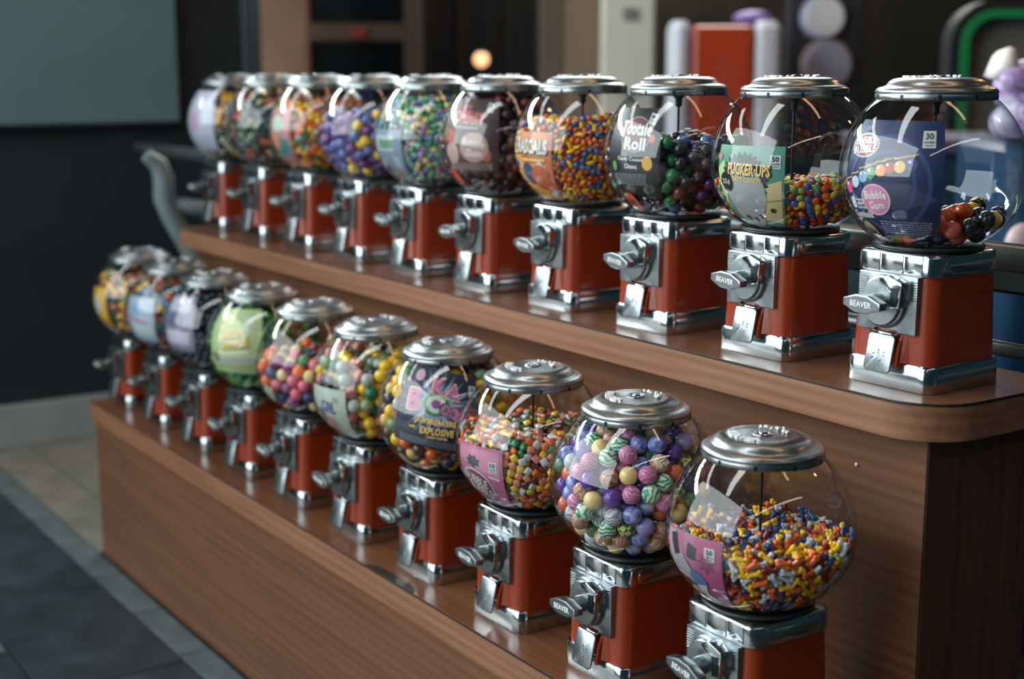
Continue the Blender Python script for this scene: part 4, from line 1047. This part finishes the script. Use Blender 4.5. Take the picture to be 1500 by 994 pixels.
# lamp
bm = ico(3, .038); lo = link('globe_lamp', bm, None, smooth=True); lo.location = at(705, 87, 7.3)
m_, t_, b_ = nt('warm_lamp'); sin(b_, 'Base Color', (1, .6, .3, 1)); sin(b_, 'Emission Color', (1, .50, .24, 1)); sin(b_, 'Emission Strength', 1.0); lo.data.materials.append(m_)
lamp = empty('wall_lamp', lo.location); tag(lamp, 'small warm glowing lamp in the dark shop opening', 'lamp')
lo.name = 'bulb'; lo.parent = lamp; lo.location = (0, 0, 0)
link('cap', lathe([(.016, .026), (.020, .036), (.012, .05), (0, .052)], 16), M_DARKMETAL, lamp, smooth=True)
link('cord', tube([(0, 0, .05), (0, 0, 1.8)], .004, 6), M_DARKMETAL, lamp)
d = 8.0; o, p = bgroot('dark_doorway', 705, 50, d, 'dark doorway between the tan shop unit and the brown column', 'doorway')
link('recess', box(W(-80, d), W(80, d), .0, .2, 0, 2.4, .01), mat('doorway_black', srgb(22, 22, 22), .6, 0, 0, .3, 3), o)  # solid dark panel: the shade of the opening is put into its colour
for x in (-79, -30, 40, 79): link('door_stile', box(W(x, d)-.02, W(x, d)+.02, -.02, .01, 0, 2.4, .004), mat('doorway_stile', srgb(38, 36, 34), .5), o)
# columns
d = 6.9; o, p = bgroot('brown_column', 835, 50, d, 'brown clad column beside the pale column', 'column')
link('shaft', box(W(-45, d), W(48, d), 0, .35, 0, 2.4, .015), mat('brown_column_paint', srgb(84, 68, 54), .7, 0, 0, .15, 3), o)
link('front_board', box(W(-6, d), W(46, d), -.03, .01, 0, 2.4, .006), mat('beige_board', srgb(112, 94, 76), .7, 0, 0, .1, 3), o)
d = 6.6; o, p = bgroot('pale_column', 922, 50, d, 'pale grey square column with a small dark mark', 'column')
link('shaft', box(W(-40, d), W(38, d), 0, .26, 0, 2.4, .015), mat('pale_column_paint', srgb(186, 186, 174), .7, 0, 0, .06, 3), o)
fr(912, 932, 12, 30, -.012, .002, mat('grey_mark', srgb(110, 112, 108), .7), 'mark', o, d, 922, .004)
# red cabinet with white sides
d = 5.6; o, p = bgroot('ride_cabinet', 1064, 85, d, 'orange-red cabinet with white rounded side pillars', 'cabinet')
M_WHITE = mat('white_gloss', srgb(206, 210, 222), .35, 0, .2)
link('body', box(W(-50, d), W(40, d), 0, .35, 0, zt(38, d)-FLOOR, .02), mat('orange_red_gloss', srgb(186, 62, 24), .35, 0, .3, .06, 8), o)
for x0, x1 in ((-79, -52), (42, 80)):
    b = rstack([(W(x1-x0, d)/2, .16, .035, 0), (W(x1-x0, d)/2, .16, .035, zt(42, d)-FLOOR), (W(x1-x0, d)/2*.7, .13, .03, zt(30, d)-FLOOR)], 4)
    bmesh.ops.translate(b, verts=b.verts, vec=(W((x0+x1)/2, d), .15, 0)); sharp(link('side_pillar', b, M_WHITE, o))
b = ico(3, 1); bmesh.ops.scale(b, verts=b.verts, vec=(W(30, d), .08, W(12, d))); bmesh.ops.translate(b, verts=b.verts, vec=(W(45, d), .15, zt(26, d)-FLOOR))
link('lilac_crest', b, mat('lilac_plastic', srgb(120, 104, 170), .4), o, smooth=True)
# round signs on a dark board
d = 6.0; o, p = bgroot('sign_board', 1205, 60, d, 'dark board carrying two round pale signs', 'sign')
link('board', box(W(-50, d), W(60, d), .03, .12, 0, 2.2, .01), mat('dark_plum_board', srgb(30, 32, 42), .6, 0, 0, .2, 5), o)
def disc(cx, cy, r, ring_c, mid_c):
    for rr, dep, c, nm in ((r, .03, ring_c, 'sign_rim'), (r*.86, .0, mid_c, 'sign_face')):
        b = lathe([(0, 0), (rr*.98, 0), (rr, .006), (rr, .03), (0, .03)], 36)
        bmesh.ops.rotate(b, verts=b.verts, matrix=Matrix.Rotation(-PI/2, 3, 'X'))
        bmesh.ops.translate(b, verts=b.verts, vec=(W(cx-1205, d), dep-.03, zt(cy, d)-FLOOR)); sharp(link(nm, b, mat('sign_%d_%d_%d' % c, srgb(*c), .5, 0, 0, .06, 8), o))
disc(1205, 26, W(33, d), (150, 146, 176), (206, 212, 218)); disc(1213, 96, W(38, d), (150, 140, 130), (150, 152, 176))
# black arch with green inner trim
d = 4.6; o, p = bgroot('arched_frame', 1470, 60, d, 'black rounded frame with green inner trim and grey board inside', 'frame')
def arch(x0, x1, ytop, rad, th, dep0, dep1, m, name):
    out = []; inn = []; zc = zt(ytop, d)-FLOOR; X0, X1 = W(x0-1470, d), W(x1-1470, d); R_ = W(rad, d); T = W(th, d)
    for (R2, lst, g) in ((R_, out, 0), (max(R_-T, .01), inn, T)):
        lst.append((X0+g, 0)); 
        for k in range(9):
            a = PI-PI/2*k/8; lst.append((X0+R_+R2*math.cos(a), zc-R_+R2*math.sin(a)))
        for k in range(9):
            a = PI/2-PI/2*k/8; lst.append((X1-R_+R2*math.cos(a), zc-R_+R2*math.sin(a)))
        lst.append((X1-g, 0))
    bm = bmesh.new(); n = len(out)
    V = [[bm.verts.new((x, y, z)) for x, z in l] for y in (dep0, dep1) for l in (out, inn)]
    for k in range(n-1):
        bm.faces.new((V[0][k], V[0][k+1], V[1][k+1], V[1][k])); bm.faces.new((V[2][k+1], V[2][k], V[3][k], V[3][k+1]))
        bm.faces.new((V[0][k+1], V[0][k], V[2][k], V[2][k+1])); bm.faces.new((V[1][k], V[1][k+1], V[3][k+1], V[3][k]))
    bmesh.ops.recalc_face_normals(bm, faces=bm.faces)
    sharp(link(name, bm, m, o))
arch(1394, 1640, 2, 62, 18, 0, .12, M_GASKET, 'outer_frame'); arch(1408, 1626, 15, 50, 12, -.01, .10, mat('green_trim', srgb(16, 128, 72), .4, 0, .2), 'green_trim')
fr(1416, 1620, 26, 620, .06, .11, mat('grey_brown_board', srgb(104, 100, 94), .7, 0, 0, .08, 3), 'board', o, d, 1470, .002)
# purple and white ride figure at the right
d = 3.1; o, p = bgroot('ride_figure', 1500, 150, d, 'purple and white rounded figure with pointed white tip behind the railing', 'ride')
M_PUR = marble('purple_white_plastic', [(206, 200, 222), (150, 112, 186), (214, 212, 226), (96, 66, 130)], 'cloud', 9)
def lump(cx, cy, rx, ry, m, nm, dep=0):
    b = ico(3, 1); bmesh.ops.scale(b, verts=b.verts, vec=(W(rx, d), W(rx, d)*.7, W(ry, d))); bmesh.ops.translate(b, verts=b.verts, vec=(W(cx-1500, d), dep, zt(cy, d)-FLOOR)); link(nm, b, m, o, smooth=True)
lump(1515, 132, 62, 46, M_PUR, 'head'); lump(1478, 118, 26, 18, M_PUR, 'brow', -.05); lump(1505, 180, 58, 34, M_PUR, 'neck', -.02)
lump(1478, 355, 26, 34, mat('pink_white_plastic', srgb(206, 180, 184), .4, 0, 0, .2, 20), 'foot', -.15)
bm = bmesh.new(); pr = [(1443, 116), (1450, 98), (1458, 80), (1468, 70), (1476, 72), (1481, 86), (1484, 102), (1478, 118)]
A = [bm.verts.new((W(x-1500, d), -.03, zt(y, d)-FLOOR)) for x, y in pr]; B = [bm.verts.new((W((x-1464)*.7-36, d), .05, zt((y-100)*.8+100, d)-FLOOR)) for x, y in pr]
C_ = bm.verts.new((W(1466-1500, d), -.05, zt(98, d)-FLOOR))
for k in range(len(pr)):
    k2 = (k+1) % len(pr); bm.faces.new((C_, A[k], A[k2])); bm.faces.new((A[k2], A[k], B[k], B[k2]))
bm.faces.new(B); bmesh.ops.recalc_face_normals(bm, faces=bm.faces)
link('pointed_tip', bm, mat('white_plastic_tip', srgb(226, 222, 218), .5), o, smooth=True)
b = rstack([(W(150, d), .22, .05, 0), (W(150, d), .22, .05, zt(222, d)-FLOOR), (W(140, d), .2, .05, zt(212, d)-FLOOR)], 4)
bmesh.ops.translate(b, verts=b.verts, vec=(W(110, d), .10, 0)); sharp(link('plinth', b, mat('deep_blue_plastic', srgb(16, 58, 88), .4, 0, 0, .15, 6), o))
# teal counter seen through the globes, and a dark post behind
d = 3.9; o, p = bgroot('teal_counter', 1440, 300, d, 'low dark teal counter behind the railing', 'counter')
link('body', box(W(-150, d), W(240, d), 0, .5, 0, zt(215, d)-FLOOR-.02, .01), mat('dark_teal_laminate', srgb(30, 62, 74), .5, 0, 0, .2, 4), o)
link('top', box(W(-156, d), W(246, d), -.02, .52, zt(215, d)-FLOOR-.02, zt(215, d)-FLOOR+.02, .006), mat('purple_grey_top', srgb(90, 84, 104), .5), o)
print('individual candies', CANDY_COUNT)
